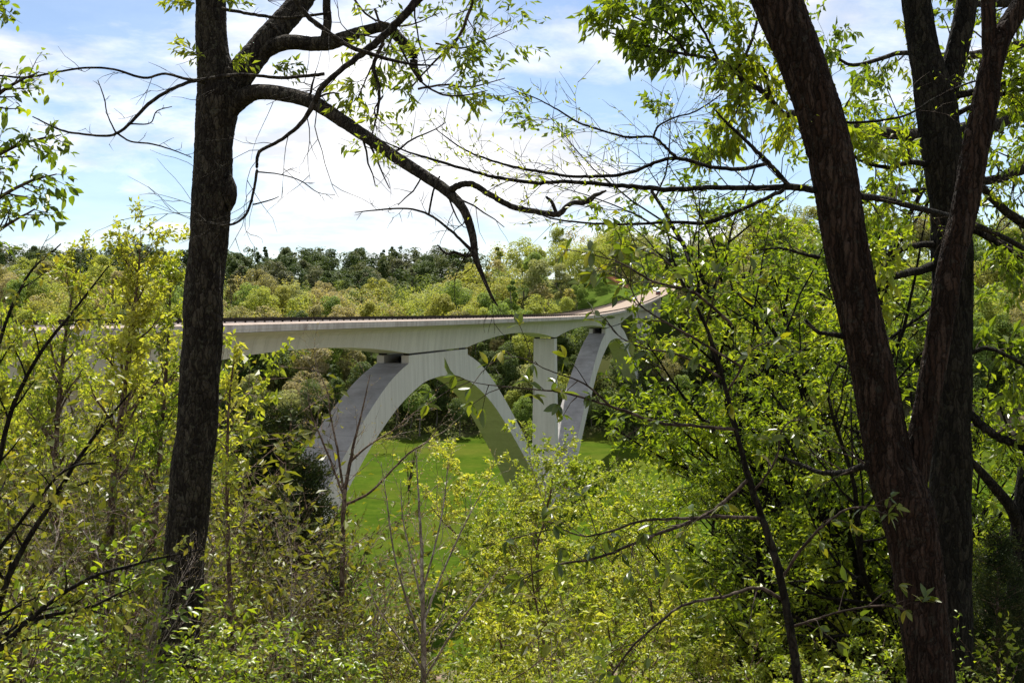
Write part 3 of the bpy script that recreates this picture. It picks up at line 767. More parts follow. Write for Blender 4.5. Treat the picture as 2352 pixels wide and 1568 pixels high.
class Sk:
    """a branching skeleton: limbs with radii and the places where leaves sit"""
    def __init__(self, seed): self.g = np.random.default_rng(seed); self.limbs = []; self.ap = []; self.ad = []
    def limb(self, pts, rad): self.limbs.append((np.asarray(pts, float), np.asarray(rad, float)))
    def anchors(self, pts, lo=0.3, gap=0.12):
        p = np.asarray(pts, float); seg = np.linalg.norm(np.diff(p, axis=0), axis=1); L = np.concatenate([[0], np.cumsum(seg)])
        if L[-1] <= 0: return
        for t in np.arange(L[-1] * lo, L[-1] + gap * 0.5, gap):
            k = min(np.searchsorted(L, t, 'right') - 1, len(seg) - 1); k = max(k, 0)
            w = np.clip((t - L[k]) / (seg[k] + 1e-9), 0, 1)
            self.ap.append(p[k] * (1 - w) + p[k + 1] * w); self.ad.append((p[k + 1] - p[k]) / (seg[k] + 1e-9))
    def grow(self, p, d, L, r, lev, c):
        g = self.g; n = max(3, int(L / c['seg'])); d = np.array(d, float); d /= np.linalg.norm(d); p = np.array(p, float)
        pts = [p.copy()]
        for k in range(n):
            d = d + g.normal(0, c['wig'], 3) + np.array((0, 0, c['up'][min(lev, len(c['up']) - 1)])); d /= np.linalg.norm(d)
            p = p + d * L / n; pts.append(p.copy())
        rad = r * (1 - np.linspace(0, 1, n + 1) * (1 - c['taper']))
        self.limb(pts, rad)
        if lev >= c['lev']:
            self.anchors(pts, 0.1, c['gap']); return
        self.anchors(pts[-2:], 0.2, c['gap'])
        self.kids(np.array(pts), rad, L, lev, c)
    def kids(self, pts, rad, L, lev, c, lo=None, count=None):
        g = self.g; n = len(pts) - 1
        m = count if count is not None else c['kids'][min(lev, len(c['kids']) - 1)]
        lo = c['lo'][min(lev, len(c['lo']) - 1)] if lo is None else lo
        for q in range(m):
            t = lo + (1 - lo) * (q + g.uniform(0.1, 0.9)) / m
            k = min(int(t * n), n - 1); w = t * n - k
            p = pts[k] * (1 - w) + pts[k + 1] * w; d = unit(pts[k + 1] - pts[k])
            ax = unit(np.cross(d, g.normal(0, 1, 3))); an = c['ang'] * g.uniform(0.7, 1.25)
            nd_ = d * math.cos(an) + ax * math.sin(an)
            nd_ = nd_ * np.array(c.get('flat', (1, 1, 1)))
            r0 = np.interp(t, np.linspace(0, 1, n + 1), rad)
            self.grow(p, nd_, L * c['ratio'] * g.uniform(0.6, 1.15) * (1.15 - 0.5 * t if lev == 0 else 1), max(r0 * c.get('rr', 0.6), c['rmin']), lev + 1, c)
    def wood(self, kmin=3, kbig=7, rbig=0.03):
        geo = Geo()
        for p, r in self.limbs: tube(geo, p, r, kbig if r[0] > rbig else (5 if r[0] > rbig * 0.35 else kmin), cap=False)
        return geo
    def leaf_geo(self, size, per=2, gaps=None, freq=2.2, **kw):
        geo = Geo()
        if self.ap:
            p = np.array(self.ap); d = np.array(self.ad)
            if gaps is not None:
                kp = drift(p, freq, 9) > gaps; p, d = p[kp], d[kp]
            p = np.repeat(p, per, 0); d = np.repeat(d, per, 0)
            p = p + self.g.normal(0, size * 0.25, p.shape)
            leaves(geo, p, d, size, self.g, **kw)
        return geo

# ------------------------------------------------------------------ prototypes that are copied over the bank
PROTO = {}
def proto(key, trunk_me, crown_me, H):
    top = max(v.co.z for v in crown_me.vertices)
    PROTO.setdefault(key, []).append((trunk_me, crown_me, top))
def make_protos():
    # maple-like sapling in bright new leaf
    for sd in (1, 2, 3):
        k = Sk(100 + sd); H = 9.0
        c = dict(seg=0.35, wig=0.10, up=(0.03, 0.05, 0.02, 0.0), taper=0.3, lev=3, gap=0.13, kids=(15, 7, 4), lo=(0.18, 0.25, 0.2), ang=0.95, ratio=0.42, rmin=0.005)
        k.grow((0, 0, -0.4), (0, 0, 1), H, 0.075, 0, c)
        proto('bright', k.wood().mesh('trunk_maple', M['bark_brown']), k.leaf_geo(0.145, 4, gaps=-0.25, freq=1.6, droop=0.25, width=0.66, spread=0.6).mesh('crown_maple', M['leaf_bright'], False), H)
    # the same maple, small: fewer branches, leaves of the same size
    for sd in (1, 2, 3, 4):
        k = Sk(130 + sd); H = 4.2
        c = dict(seg=0.22, wig=0.12, up=(0.03, 0.05, 0.02), taper=0.3, lev=2, gap=0.12, kids=(13, 5), lo=(0.15, 0.2), ang=0.95, ratio=0.45, rmin=0.004)
        k.grow((0, 0, -0.3), (0, 0, 1), H, 0.035, 0, c)
        proto('bright_small', k.wood().mesh('trunk_maple_small', M['bark_brown']), k.leaf_geo(0.125, 4, gaps=-0.25, freq=2.2, droop=0.25, width=0.66, spread=0.6).mesh('crown_maple_small', M['leaf_bright'], False), H)
    # low shrub with clear, roundish green leaves
    for sd in (1, 2, 3):
        k = Sk(160 + sd); H = 3.0
        c = dict(seg=0.2, wig=0.13, up=(0.02, 0.0, -0.02), taper=0.3, lev=2, gap=0.13, kids=(6, 4), lo=(0.25, 0.2), ang=0.9, ratio=0.5, rmin=0.004)
        for q in range(5):
            a = k.g.uniform(0, 6.28); k.grow((math.cos(a) * 0.25, math.sin(a) * 0.25, -0.3), (math.cos(a) * 0.6, math.sin(a) * 0.6, 1), H * k.g.uniform(0.7, 1.0), 0.018, 0, c)
        proto('green', k.wood().mesh('stems_green', M['bark_brown']), k.leaf_geo(0.11, 2, droop=0.15, width=0.5, spread=0.5, kind='ovate').mesh('crown_green', M['leaf_mid'], True), H)
    # multi-stemmed thicket, thin brown stems and small olive leaves
    for sd in (1, 2, 3):
        k = Sk(200 + sd); H = 5.0
        c = dict(seg=0.25, wig=0.13, up=(0.03, 0.02, 0.0), taper=0.25, lev=2, gap=0.20, kids=(9, 5), lo=(0.2, 0.15), ang=0.85, ratio=0.42, rmin=0.005)
        for q in range(9):
            a = k.g.uniform(0, 6.28); k.grow((math.cos(a) * 0.5, math.sin(a) * 0.5, -0.3), (math.cos(a) * 0.5, math.sin(a) * 0.5, 1), H * k.g.uniform(0.6, 1.0), 0.024, 0, c)
        proto('thicket', k.wood().mesh('stems_thicket', M['bark_brown']), k.leaf_geo(0.125, 1, droop=0.2, width=0.5, spread=0.8).mesh('crown_thicket', M['leaf_olive'], False), H)
    # taller narrow tree with glossy mid green leaves
    for sd in (1, 2, 3):
        k = Sk(300 + sd); H = 13.0
        c = dict(seg=0.45, wig=0.09, up=(0.02, 0.05, 0.0, -0.02), taper=0.25, lev=3, gap=0.15, kids=(20, 6, 4), lo=(0.16, 0.25, 0.2), ang=0.85, ratio=0.34, rmin=0.006)
        k.grow((0, 0, -0.5), (0, 0, 1), H, 0.12, 0, c)
        proto('slender', k.wood().mesh('trunk_slender', M['bark_dark']), k.leaf_geo(0.17, 3, gaps=-0.15, freq=1.3, droop=0.4, width=0.44, spread=0.7).mesh('crown_slender', M['leaf_mid'], False), H)
    # bare saplings with pale bark and swelling buds
    for sd in (1, 2):
        k = Sk(400 + sd); H = 6.0
        c = dict(seg=0.22, wig=0.11, up=(0.02, 0.05, 0.03, 0.0), taper=0.22, lev=3, gap=0.30, kids=(12, 5, 3), lo=(0.22, 0.25, 0.2), ang=0.62, ratio=0.46, rmin=0.0035)
        k.grow((0, 0, -0.4), (0, 0, 1), H, 0.045, 0, c)
        proto('bare', k.wood().mesh('trunk_bare', M['bark_pale']), k.leaf_geo(0.035, 1, droop=-0.4, width=0.4).mesh('crown_bare', M['leaf_bud'], False), H)
    # red cedar
    for sd in (1, 2):
        k = Sk(500 + sd); H = 8.0; g = k.g
        k.limb(np.c_[np.cumsum(g.normal(0, 0.04, 12)), np.cumsum(g.normal(0, 0.04, 12)), np.linspace(-0.4, H, 12)], np.linspace(0.12, 0.01, 12))
        geo = Geo(); P_, D_ = [], []
        for q in range(150):
            z = H * (0.06 + 0.92 * (q / 150.0)); L = 1.9 * (1 - z / H) ** 0.75 + 0.18; a = g.uniform(0, 6.28)
            L *= g.uniform(0.65, 1.15)
            e = np.array((math.cos(a), math.sin(a), g.uniform(0.15, 0.6)))
            pts = np.array([np.array((0, 0, z)) + e * L * t + np.array((0, 0, 0.12 * L * t * t)) for t in np.linspace(0, 1, 5)])
            k.limb(pts, np.linspace(0.018, 0.004, 5))
            nn = int(190 * L); t = g.uniform(0.12, 1, nn) ** 0.8
            pp = pts[0] + (pts[-1] - pts[0]) * t[:, None] + g.normal(0, 0.14, (nn, 3)) * (0.5 + L * 0.5)
            P_.append(pp); D_.append(np.tile(unit(e), (nn, 1)) + g.normal(0, 0.4, (nn, 3)))
        leaves(geo, np.concatenate(P_), np.concatenate(D_), 0.13, g, droop=-0.2, width=0.24, spread=1.0)
        proto('cedar', k.wood().mesh('trunk_cedar', M['bark_brown']), geo.mesh('crown_cedar', M['leaf_cedar'], False), H)
make_protos()
pg_ = np.random.default_rng(77)
def plant(key, name, label, cat, x, ytop, d, group=None, v=None, wide=1.0):
    """plant a copy whose tip reaches sight line (x, ytop) at depth d; its foot stands on the bank"""
    top = P(x, ytop, d); z0 = float(terrain(top[0], top[1]))
    if key == 'bright' and top[2] - z0 < 6.0: key = 'bright_small'
    lst = PROTO[key]; tr, cr, H = lst[v % len(lst) if v is not None else int(pg_.integers(len(lst)))]
    s = max(0.15, (top[2] - z0) / H)
    t = thing(name, label, cat, (top[0], top[1], z0), group, pg_.uniform(0, 6.28))
    t.scale = (s * wide, s * wide, s)
    link('trunk', tr, t); link('crown', cr, t)
    return t
# ------------------------------------------------------------------ trees that frame the view
def px_limb(rows, per=6, jit=0.0, seed=0):
    """rows of (x, y, depth, width) on sight lines -> points and radii in metres"""
    r = smooth_path(rows, per)
    pts = np.array([P(a, b, d) for a, b, d, w in r]); rad = np.array([max(w, 0.6) / 2 / FD * d for a, b, d, w in r])
    if jit:
        g = np.random.default_rng(seed); pts[1:-1] += g.normal(0, jit, (len(pts) - 2, 3)) * rad[1:-1, None]
    return pts, rad
def wp(geo_pts, loc): return geo_pts - np.asarray(loc)
def hero(name, label, cat, x, y, d):
    loc = P(x, y, d); loc[2] = float(terrain(loc[0], loc[1])); return thing(name, label, cat, tuple(loc)), loc
def hero_part(name, geo, mat, parent, loc, smooth=True):
    geo.v = [v - loc for v in geo.v]
    o = link(name, geo.mesh(name, mat, smooth), parent)
    if name in ('twigs', 'buds', 'leaves', 'branches', 'stems', 'limbs'): o['kind'] = 'stuff'
    return o
TW = dict(seg=0.10, wig=0.16, up=(0.0, 0.01, 0.01), taper=0.35, lev=1, gap=0.30, kids=(2,), lo=(0.25,), ang=0.8, ratio=0.45, rmin=0.0022, rr=0.45)

# --- oak with lichened trunk, left
oak, OL = hero('oak_tree', 'dark lichened oak trunk with a limb arching down towards the bridge', 'tree', 400, 1800, 11.5)
trk = [(395, 1900, 11.5, 125), (402, 1700, 11.5, 104), (407, 1568, 11.5, 97), (416, 1400, 11.5, 95), (427, 1250, 11.5, 97), (438, 1100, 11.5, 98), (450, 1000, 11.5, 97), (458, 900, 11.5, 95),
       (465, 740, 11.5, 95), (475, 600, 11.5, 91), (486, 460, 11.5, 96), (488, 420, 11.5, 94), (492, 320, 11.5, 92), (499, 250, 11.5, 102), (500, 200, 11.5, 100), (490, 130, 11.5, 80), (486, 60, 11.5, 74), (483, -60, 11.5, 70), (480, -400, 11.5, 60), (470, -900, 11.5, 40)]
p_, r_ = px_limb(trk, 24); r_ = r_ * 0.94
g = Geo(); tube(g, p_, r_, 80, rough=0.040, ridges=20, seed=4)
b0 = P(528, 440, 11.42)                                        # the burl
bg = np.random.default_rng(8); th_ = np.linspace(0, 2 * np.pi, 14, endpoint=False)
for zz in range(1):
    ring = [[b0 + np.array((0.07 * math.cos(t) * s_ * bg.uniform(0.85, 1.15), 0.09 * math.sin(t) * s_, h_)) for t in th_] for h_, s_ in ((-0.20, 0.2), (-0.12, 0.8), (-0.04, 1.05), (0.05, 0.9), (0.13, 0.55), (0.19, 0.15))]
    loft(g, ring, True)
hero_part('trunk', g, M['bark_oak'], oak, OL)
def oak_limb(rows, k=16, per=8, rough=0.035, name='limb', seed=1, twig=0, mat='bark_oak', cfg=None, leafkw=None, sk=None):
    p, r = px_limb(rows, per, 0.02 if k > 9 else 0.10, seed)
    g = Geo(); tube(g, p, r, k, rough=0.022 if k > 9 else rough, ridges=9 if k > 12 else 0, seed=seed)
    if twig and sk is None:
        sk = Sk(seed + 900)
        sk.kids(p, r * 0.5, np.linalg.norm(p[-1] - p[0]) * 0.20, 0, dict(TW, ratio=0.8, lev=2, kids=(4, 2), rmin=0.003), lo=0.2, count=int(twig * 1.6))
        for pp, rr in sk.limbs: tube(g, pp, rr, 4, cap=False)
    hero_part(name, g, M[mat], oak, OL)
    return p, r, sk
oak_limb([(500, 255, 11.5, 70), (528, 205, 11.5, 72), (560, 160, 11.5, 66), (610, 95, 11.6, 58), (655, 45, 11.7, 54), (700, -10, 11.8, 52), (800, -160, 12, 44), (900, -420, 12.4, 30)], 40, 14, seed=2)
oak_limb([(585, 135, 11.6, 34), (625, 108, 11.5, 38), (665, 97, 11.4, 35), (720, 101, 11.3, 33), (760, 98, 11.2, 34), (800, 84, 11.1, 30), (850, 68, 11.0, 24), (888, 64, 11.0, 24), (920, 92, 11.0, 24), (948, 122, 11.0, 22), (952, 155, 11.0, 17), (968, 188, 11.0, 9)], 14, 8, seed=3)
oak_limb([(745, 95, 11.2, 22), (752, 50, 11.2, 20), (750, 0, 11.2, 18), (760, -120, 11.2, 14), (800, -330, 11.2, 9), (830, -600, 11.2, 3)], 10, 6, seed=4)
oak_limb([(520, 262, 11.5, 40), (555, 228, 11.4, 42), (590, 212, 11.2, 36), (650, 216, 11.0, 34), (720, 236, 10.8, 33), (790, 280, 10.6, 30), (850, 320, 10.4, 28), (910, 362, 10.2, 27), (980, 407, 10.0, 26), (1030, 442, 9.9, 25), (1065, 482, 9.8, 20), (1085, 540, 9.7, 18), (1092, 590, 9.6, 15), (1108, 632, 9.6, 10), (1128, 678, 9.6, 7), (1143, 702, 9.6, 3)], 26, 12, seed=5, twig=9)
oak_limb([(1030, 440, 9.9, 17), (1052, 427, 9.8, 15), (1085, 424, 9.8, 14), (1130, 450, 9.7, 13), (1180, 475, 9.7, 13), (1240, 487, 9.6, 13), (1282, 492, 9.6, 15), (1308, 470, 9.6, 12), (1350, 462, 9.6, 14), (1366, 450, 9.6, 11), (1392, 438, 9.6, 5)], 9, 7, rough=0.06, seed=6)
oak_limb([(1278, 490, 9.6, 9), (1268, 465, 9.6, 8), (1255, 452, 9.6, 6)], 6, 4, seed=7)
oak_limb([(1090, 582, 9.6, 11), (1070, 588, 9.6, 8), (1045, 580, 9.6, 7), (1025, 582, 9.6, 6), (1005, 563, 9.6, 4)], 6, 5, seed=8)
oak_limb([(1090, 582, 9.6, 11), (1062, 555, 9.6, 8), (1030, 525, 9.6, 7), (985, 493, 9.6, 6), (935, 479, 9.6, 5), (870, 482, 9.6, 4), (815, 488, 9.6, 2)], 6, 5, seed=9, twig=6)
oak_limb([(985, 493, 9.6, 5), (995, 440, 9.6, 5), (1010, 405, 9.6, 4)], 5, 4, seed=10)
oak_limb([(885, -390, 12.3, 26), (960, -270, 11.2, 25), (1015, -140, 10.0, 24), (1005, -55, 9.5, 22), (960, 0, 9.4, 20), (905, 60, 9.4, 18), (850, 110, 9.4, 17), (790, 155, 9.3, 13), (740, 200, 9.2, 13), (720, 240, 9.2, 13), (690, 285, 9.2, 10), (640, 325, 9.2, 8), (595, 350, 9.2, 8), (590, 392, 9.2, 7), (582, 440, 9.2, 6), (565, 492, 9.2, 6), (530, 516, 9.2, 5), (480, 512, 9.2, 4), (455, 490, 9.2, 3), (448, 470, 9.2, 2)], 9, 6, rough=0.06, seed=11, twig=13)
oak_limb([(745, 170, 9.2, 9), (700, 175, 9.2, 8), (640, 179, 9.2, 8), (570, 172, 9.2, 7), (520, 174, 9.2, 8), (445, 184, 9.2, 7), (380, 170, 9.2, 6), (330, 179, 9.2, 6), (262, 160, 9.2, 5), (200, 156, 9.2, 5), (130, 166, 9.2, 5), (60, 178, 9.2, 5), (-20, 172, 9.2, 4)], 7, 6, rough=0.08, seed=12, twig=5)
oak_limb([(470, 190, 11.2, 10), (445, 186, 11.0, 9), (390, 207, 10.8, 8), (340, 240, 10.7, 8), (292, 290, 10.6, 7), (252, 312, 10.6, 6), (190, 308, 10.6, 5), (140, 299, 10.6, 5), (75, 268, 10.6, 3)], 7, 6, rough=0.08, seed=13, twig=4)
oak_limb([(265, 303, 10.6, 5), (300, 325, 10.6, 4), (350, 331, 10.6, 4), (400, 346, 10.6, 3), (440, 362, 10.6, 2)], 5, 5, seed=14, twig=3)
oak_limb([(265, 303, 10.6, 4), (246, 262, 10.6, 3), (240, 228, 10.6, 3), (225, 185, 10.6, 2)], 5, 5, seed=15, twig=2)
oak_limb([(300, 285, 10.6, 4), (345, 283, 10.6, 3), (360, 256, 10.6, 3), (395, 245, 10.6, 2)], 5, 5, seed=16, twig=2)
oak_limb([(482, -330, 11.5, 20), (560, -230, 10.4, 17), (630, -120, 9.4, 15), (665, -35, 9, 14), (700, 30, 9, 12), (790, 100, 9, 11), (870, 130, 9, 9), (950, 148, 9, 6), (1005, 150, 9, 2)], 7, 6, seed=17, twig=3)
oak_limb([(880, 100, 9.4, 9), (858, 150, 9.4, 9), (870, 200, 9.4, 8), (868, 250, 9.4, 6), (850, 330, 9.4, 3)], 6, 6, seed=18, twig=3)
oak_limb([(920, 110, 9.4, 6), (960, 180, 9.4, 5), (1010, 215, 9.4, 5), (1060, 220, 9.4, 4), (1120, 208, 9.4, 2)], 6, 6, seed=19)
oak_limb([(590, 395, 9.2, 4), (640, 400, 9.2, 3), (690, 415, 9.2, 3), (730, 442, 9.2, 2), (770, 448, 9.2, 1.5)], 5, 5, seed=20, twig=3)
oak_limb([(580, 470, 9.2, 4), (620, 460, 9.2, 3), (640, 452, 9.2, 2)], 4, 5, seed=21)
oak_limb([(510, 20, 11.3, 9), (560, 30, 11.2, 8), (610, 38, 11.1, 8), (660, 42, 11.0, 7), (760, 30, 11, 6)], 6, 6, seed=22, twig=3)
# fresh leaves on the oak's own high twigs and the sprouts on its trunk
sk = Sk(33)
for rows, n in (([(1008, -150, 10.1, 14), (1090, -110, 10.3, 11), (1100, -60, 10.4, 9), (1080, 20, 10.4, 8), (1050, 90, 10.4, 7), (1000, 140, 10.4, 5), (945, 200, 10.4, 4)], 17), ([(1000, 100, 10.4, 5), (1060, 110, 10.4, 4), (1120, 90, 10.4, 3), (1175, 68, 10.4, 2)], 11),
                ([(860, 20, 10.6, 6), (880, 90, 10.6, 5), (850, 160, 10.6, 4), (820, 230, 10.6, 3)], 11), ([(960, 205, 10.4, 6), (1020, 195, 10.4, 5), (1080, 200, 10.4, 4), (1160, 180, 10.4, 2)], 13),
                ([(880, 220, 9.4, 5), (860, 260, 9.4, 4), (900, 300, 9.4, 2)], 7), ([(800, -20, 10.6, 6), (850, 40, 10.6, 5), (930, 60, 10.6, 4), (1010, 30, 10.6, 2)], 9)):
    p, r = px_limb(rows, 6, 0.2, n); sk.limb(p, r)
    sk.kids(p, r, 0.75, 0, dict(TW, lev=2, kids=(3, 2), ratio=0.6, gap=0.075), lo=0.1, count=n)
for x, y, dx in ((415, 15, -1), (432, 135, -1), (560, 150, 1), (660, 160, 1), (540, 8, 1), (645, 10, 1)):
    p0 = P(x + 30 * -dx, y - 8, 11.2)
    for q in range(4): sk.grow(p0, (dx * 0.8, -0.2, sk.g.uniform(-0.5, 0.4)), 0.28, 0.004, 1, dict(TW, gap=0.06))
hero_part('twigs', sk.wood(), M['bark_twig'], oak, OL)
hero_part('leaves', sk.leaf_geo(0.095, 3, gaps=-0.5, droop=0.4, width=0.34, spread=0.9), M['leaf_bright'], oak, OL, False)

# --- forked tree with red-brown furrowed bark, right, close by
fork, FL = hero('forked_tree', 'near forked trunk with red brown furrowed bark splitting into a wide V', 'tree', 2150, 1900, 7.0)
g = Geo()
p, r = px_limb([(2185, 2050, 7.0, 150), (2160, 1800, 7.0, 122), (2138, 1568, 7.0, 114), (2122, 1430, 7.0, 106), (2108, 1300, 7.0, 106), (2090, 1200, 7.0, 118), (2066, 1120, 7.0, 124), (2045, 1060, 7.0, 112), (2030, 1000, 7.0, 102), (2013, 900, 7.0, 100), (1992, 800, 7.0, 98), (1971, 700, 7.0, 97), (1940, 540, 7.0, 96), (1905, 350, 7.0, 101), (1853, 175, 7.0, 104), (1786, 0, 7.0, 108), (1690, -240, 7.0, 100), (1600, -600, 7.1, 80)], 26)
tube(g, p, r, 110, rough=0.055, ridges=22, seed=12); hero_part('trunk', g, M['bark_red'], fork, FL)
g = Geo()
p, r = px_limb([(2085, 1190, 7.0, 60), (2098, 1110, 7.0, 66), (2112, 1020, 7.0, 60), (2130, 920, 7.0, 56), (2150, 800, 7.0, 56), (2168, 700, 7.0, 56), (2192, 580, 7.0, 57), (2206, 520, 7.0, 58), (2240, 350, 7.0, 60), (2262, 230, 7.0, 58), (2275, 160, 7.0, 52), (2300, 90, 7.0, 46), (2345, 10, 7.0, 44), (2420, -120, 7.0, 40), (2500, -400, 7.0, 28), (2560, -800, 7.0, 18), (2600, -1200, 7.0, 6)], 26)
tube(g, p, r, 72, rough=0.060, ridges=15, seed=13); hero_part('second_stem', g, M['bark_red'], fork, FL)
g = Geo()
p, r = px_limb([(2278, 190, 7.0, 36), (2272, 110, 7.0, 34), (2270, 40, 7.0, 32), (2266, -40, 7.0, 30), (2240, -300, 7.0, 22), (2200, -650, 7.0, 14), (2180, -1050, 7.0, 5)], 10)
tube(g, p, r, 24, rough=0.04, ridges=8, seed=14); hero_part('limb', g, M['bark_red'], fork, FL)
fk = Sk(61)
def fork_limb(rows, tw=0, k=7, seed=0, L=0.55, nm='limb'):
    p, r = px_limb(rows, 6, 0.15, seed); g = Geo(); tube(g, p, r, k, rough=0.06, seed=seed)
    hero_part(nm, g, M['bark_dark'], fork, FL)
    if tw: fk.kids(p, r * 0.6, L * 1.15, 0, dict(TW, lev=2, kids=(4, 3), ratio=0.6, gap=0.2, rmin=0.0022), lo=0.12, count=int(tw * 1.5))
fork_limb([(1890, 440, 7.0, 18), (1860, 435, 7.0, 15), (1815, 430, 7.0, 15), (1740, 432, 7.0, 13), (1640, 430, 7.0, 12), (1550, 435, 7.0, 12), (1480, 431, 7.0, 11), (1400, 424, 7.0, 10), (1300, 417, 7.0, 9), (1230, 420, 7.0, 9), (1150, 409, 7.0, 8), (1090, 395, 7.0, 7), (1000, 368, 7.0, 6), (940, 350, 7.0, 4), (880, 325, 7.0, 3), (835, 310, 7.0, 2)], 26, 8, 1)
fork_limb([(1815, 430, 7.0, 12), (1790, 402, 7.0, 11), (1760, 370, 7.0, 11), (1735, 345, 6.9, 9), (1700, 310, 6.9, 8), (1672, 285, 6.9, 6), (1640, 250, 6.9, 4)], 4, 7, 2)
fork_limb([(1762, 376, 7.0, 9), (1700, 388, 7.0, 10), (1640, 385, 7.0, 9), (1600, 374, 7.0, 9), (1560, 364, 7.0, 9), (1510, 371, 7.0, 8), (1450, 396, 7.0, 8), (1380, 405, 7.0, 8), (1310, 405, 7.0, 7), (1250, 396, 7.0, 7), (1190, 386, 7.0, 6), (1120, 366, 7.0, 5), (1060, 340, 7.0, 4), (1000, 296, 7.0, 2)], 22, 7, 3)
fork_limb([(1555, 364, 7.0, 8), (1525, 335, 7.0, 7), (1500, 315, 7.0, 6), (1440, 315, 7.0, 6), (1390, 302, 7.0, 5), (1330, 282, 7.0, 5), (1280, 252, 7.0, 4), (1235, 228, 7.0, 3), (1175, 205, 7.0, 2)], 12, 6, 4)
fork_limb([(1500, 318, 7.0, 6), (1512, 290, 7.0, 5), (1550, 270, 7.0, 4), (1600, 255, 7.0, 4), (1660, 215, 7.0, 3)], 8, 6, 5)
fork_limb([(1800, 436, 6.9, 10), (1740, 465, 6.9, 9), (1680, 492, 6.9, 9), (1620, 512, 6.9, 9), (1540, 510, 6.9, 7), (1440, 515, 6.9, 6), (1350, 512, 6.9, 5), (1270, 502, 6.9, 4), (1200, 475, 6.9, 2)], 16, 7, 6)
fork_limb([(1880, 590, 7.0, 12), (1850, 585, 6.9, 8), (1790, 570, 6.9, 6), (1740, 575, 6.9, 3)], 6, 6, 8)
fork_limb([(1940, 770, 7.0, 16), (1905, 768, 6.9, 11), (1875, 760, 6.9, 9), (1850, 735, 6.9, 7)], 3, 7, 9)
fork_limb([(1925, 438, 7.0, 16), (1985, 450, 7.1, 16), (2050, 462, 7.4, 15), (2120, 480, 7.8, 14), (2185, 497, 8.2, 14), (2260, 525, 8.6, 14), (2360, 575, 9, 12)], 8, 8, 10)
fork_limb([(1895, 282, 7.1, 8), (1990, 280, 7.0, 7), (2080, 265, 7.0, 6), (2150, 225, 7.0, 6), (2215, 195, 7.0, 5), (2300, 170, 7.0, 4)], 5, 6, 11)
fork_limb([(2020, 1080, 7.0, 22), (1985, 1072, 7.0, 17), (1930, 1085, 7.2, 14), (1870, 1080, 7.4, 11), (1800, 1050, 7.6, 8)], 6, 8, 12)
hero_part('twigs', fk.wood(), M['bark_twig'], fork, FL)
hero_part('buds', fk.leaf_geo(0.034, 1, droop=-0.2, width=0.4), M['leaf_mid'], fork, FL, False)

# --- dark twin-topped trunk behind it
drk_t, DL = hero('dark_trunk_tree', 'dark mossy trunk forking high up, standing just behind the red barked V', 'tree', 2185, 1900, 10.5)
g = Geo()
p, r = px_limb([(2190, 2100, 10.5, 130), (2186, 1750, 10.5, 106), (2184, 1568, 10.5, 100), (2182, 1300, 10.5, 94), (2184, 1000, 10.5, 90), (2187, 700, 10.5, 90), (2186, 523, 10.5, 90), (2172, 400, 10.5, 90), (2158, 300, 10.5, 92), (2143, 210, 10.5, 86), (2122, 110, 10.5, 68), (2104, 0, 10.5, 64), (2080, -200, 10.5, 58), (2040, -600, 10.5, 40)], 16)
tube(g, p, r, 64, rough=0.045, ridges=16, seed=31); hero_part('trunk', g, M['bark_dark'], drk_t, DL)
g = Geo()
p, r = px_limb([(2160, 270, 10.5, 50), (2185, 170, 10.5, 54), (2205, 90, 10.5, 50), (2222, 0, 10.5, 47), (2250, -200, 10.5, 40), (2300, -500, 10.5, 26)], 12)
tube(g, p, r, 26, rough=0.035, ridges=8, seed=32); hero_part('second_stem', g, M['bark_dark'], drk_t, DL)
dk = Sk(71)
def dk_limb(rows, tw=0, seed=0, L=0.9):
    p, r = px_limb(rows, 6, 0.15, seed); g = Geo(); tube(g, p, r, 8, rough=0.06, seed=seed); hero_part('limb', g, M['bark_dark'], drk_t, DL)
    if tw: dk.kids(p, r * 0.6, L, 0, dict(TW, lev=2, kids=(4, 3), ratio=0.55, gap=0.12), lo=0.2, count=tw)
dk_limb([(2150, 610, 10.5, 24), (2110, 622, 10.4, 20), (2070, 630, 10.2, 19), (2045, 640, 10.1, 17), (2030, 670, 10.1, 13)], 0, 1)
dk_limb([(2150, 560, 10.5, 16), (2080, 570, 10.2, 13), (2040, 600, 10.1, 11), (2000, 640, 10.0, 8), (1975, 690, 10, 5)], 8, 2)
dk_limb([(2150, 380, 10.5, 18), (2090, 372, 10.3, 12), (2050, 385, 10.2, 10), (1990, 375, 10.1, 7), (1950, 350, 10, 4)], 10, 3)
dk_limb([(2225, 950, 10.5, 22), (2270, 990, 10.4, 20), (2310, 1010, 10.3, 18), (2370, 1035, 10.2, 16)], 4, 4)
dk_limb([(2225, 520, 10.5, 24), (2270, 540, 10.4, 20), (2320, 570, 10.3, 18), (2380, 600, 10.3, 14)], 8, 5)
dk_limb([(2190, 830, 10.5, 12), (2260, 800, 10.4, 10), (2310, 815, 10.3, 9), (2370, 850, 10.3, 7)], 8, 6)
dk_limb([(2170, 222, 10.5, 20), (2270, 205, 10.4, 14), (2330, 185, 10.3, 12), (2400, 190, 10.3, 9)], 12, 7)
dk_limb([(2160, 280, 10.5, 14), (2280, 225, 10.4, 10), (2360, 205, 10.3, 8)], 10, 8)
hero_part('twigs', dk.wood(), M['bark_twig'], drk_t, DL)
hero_part('leaves', dk.leaf_geo(0.115, 5, droop=0.45, width=0.42, spread=0.8), M['leaf_mid'], drk_t, DL, False)

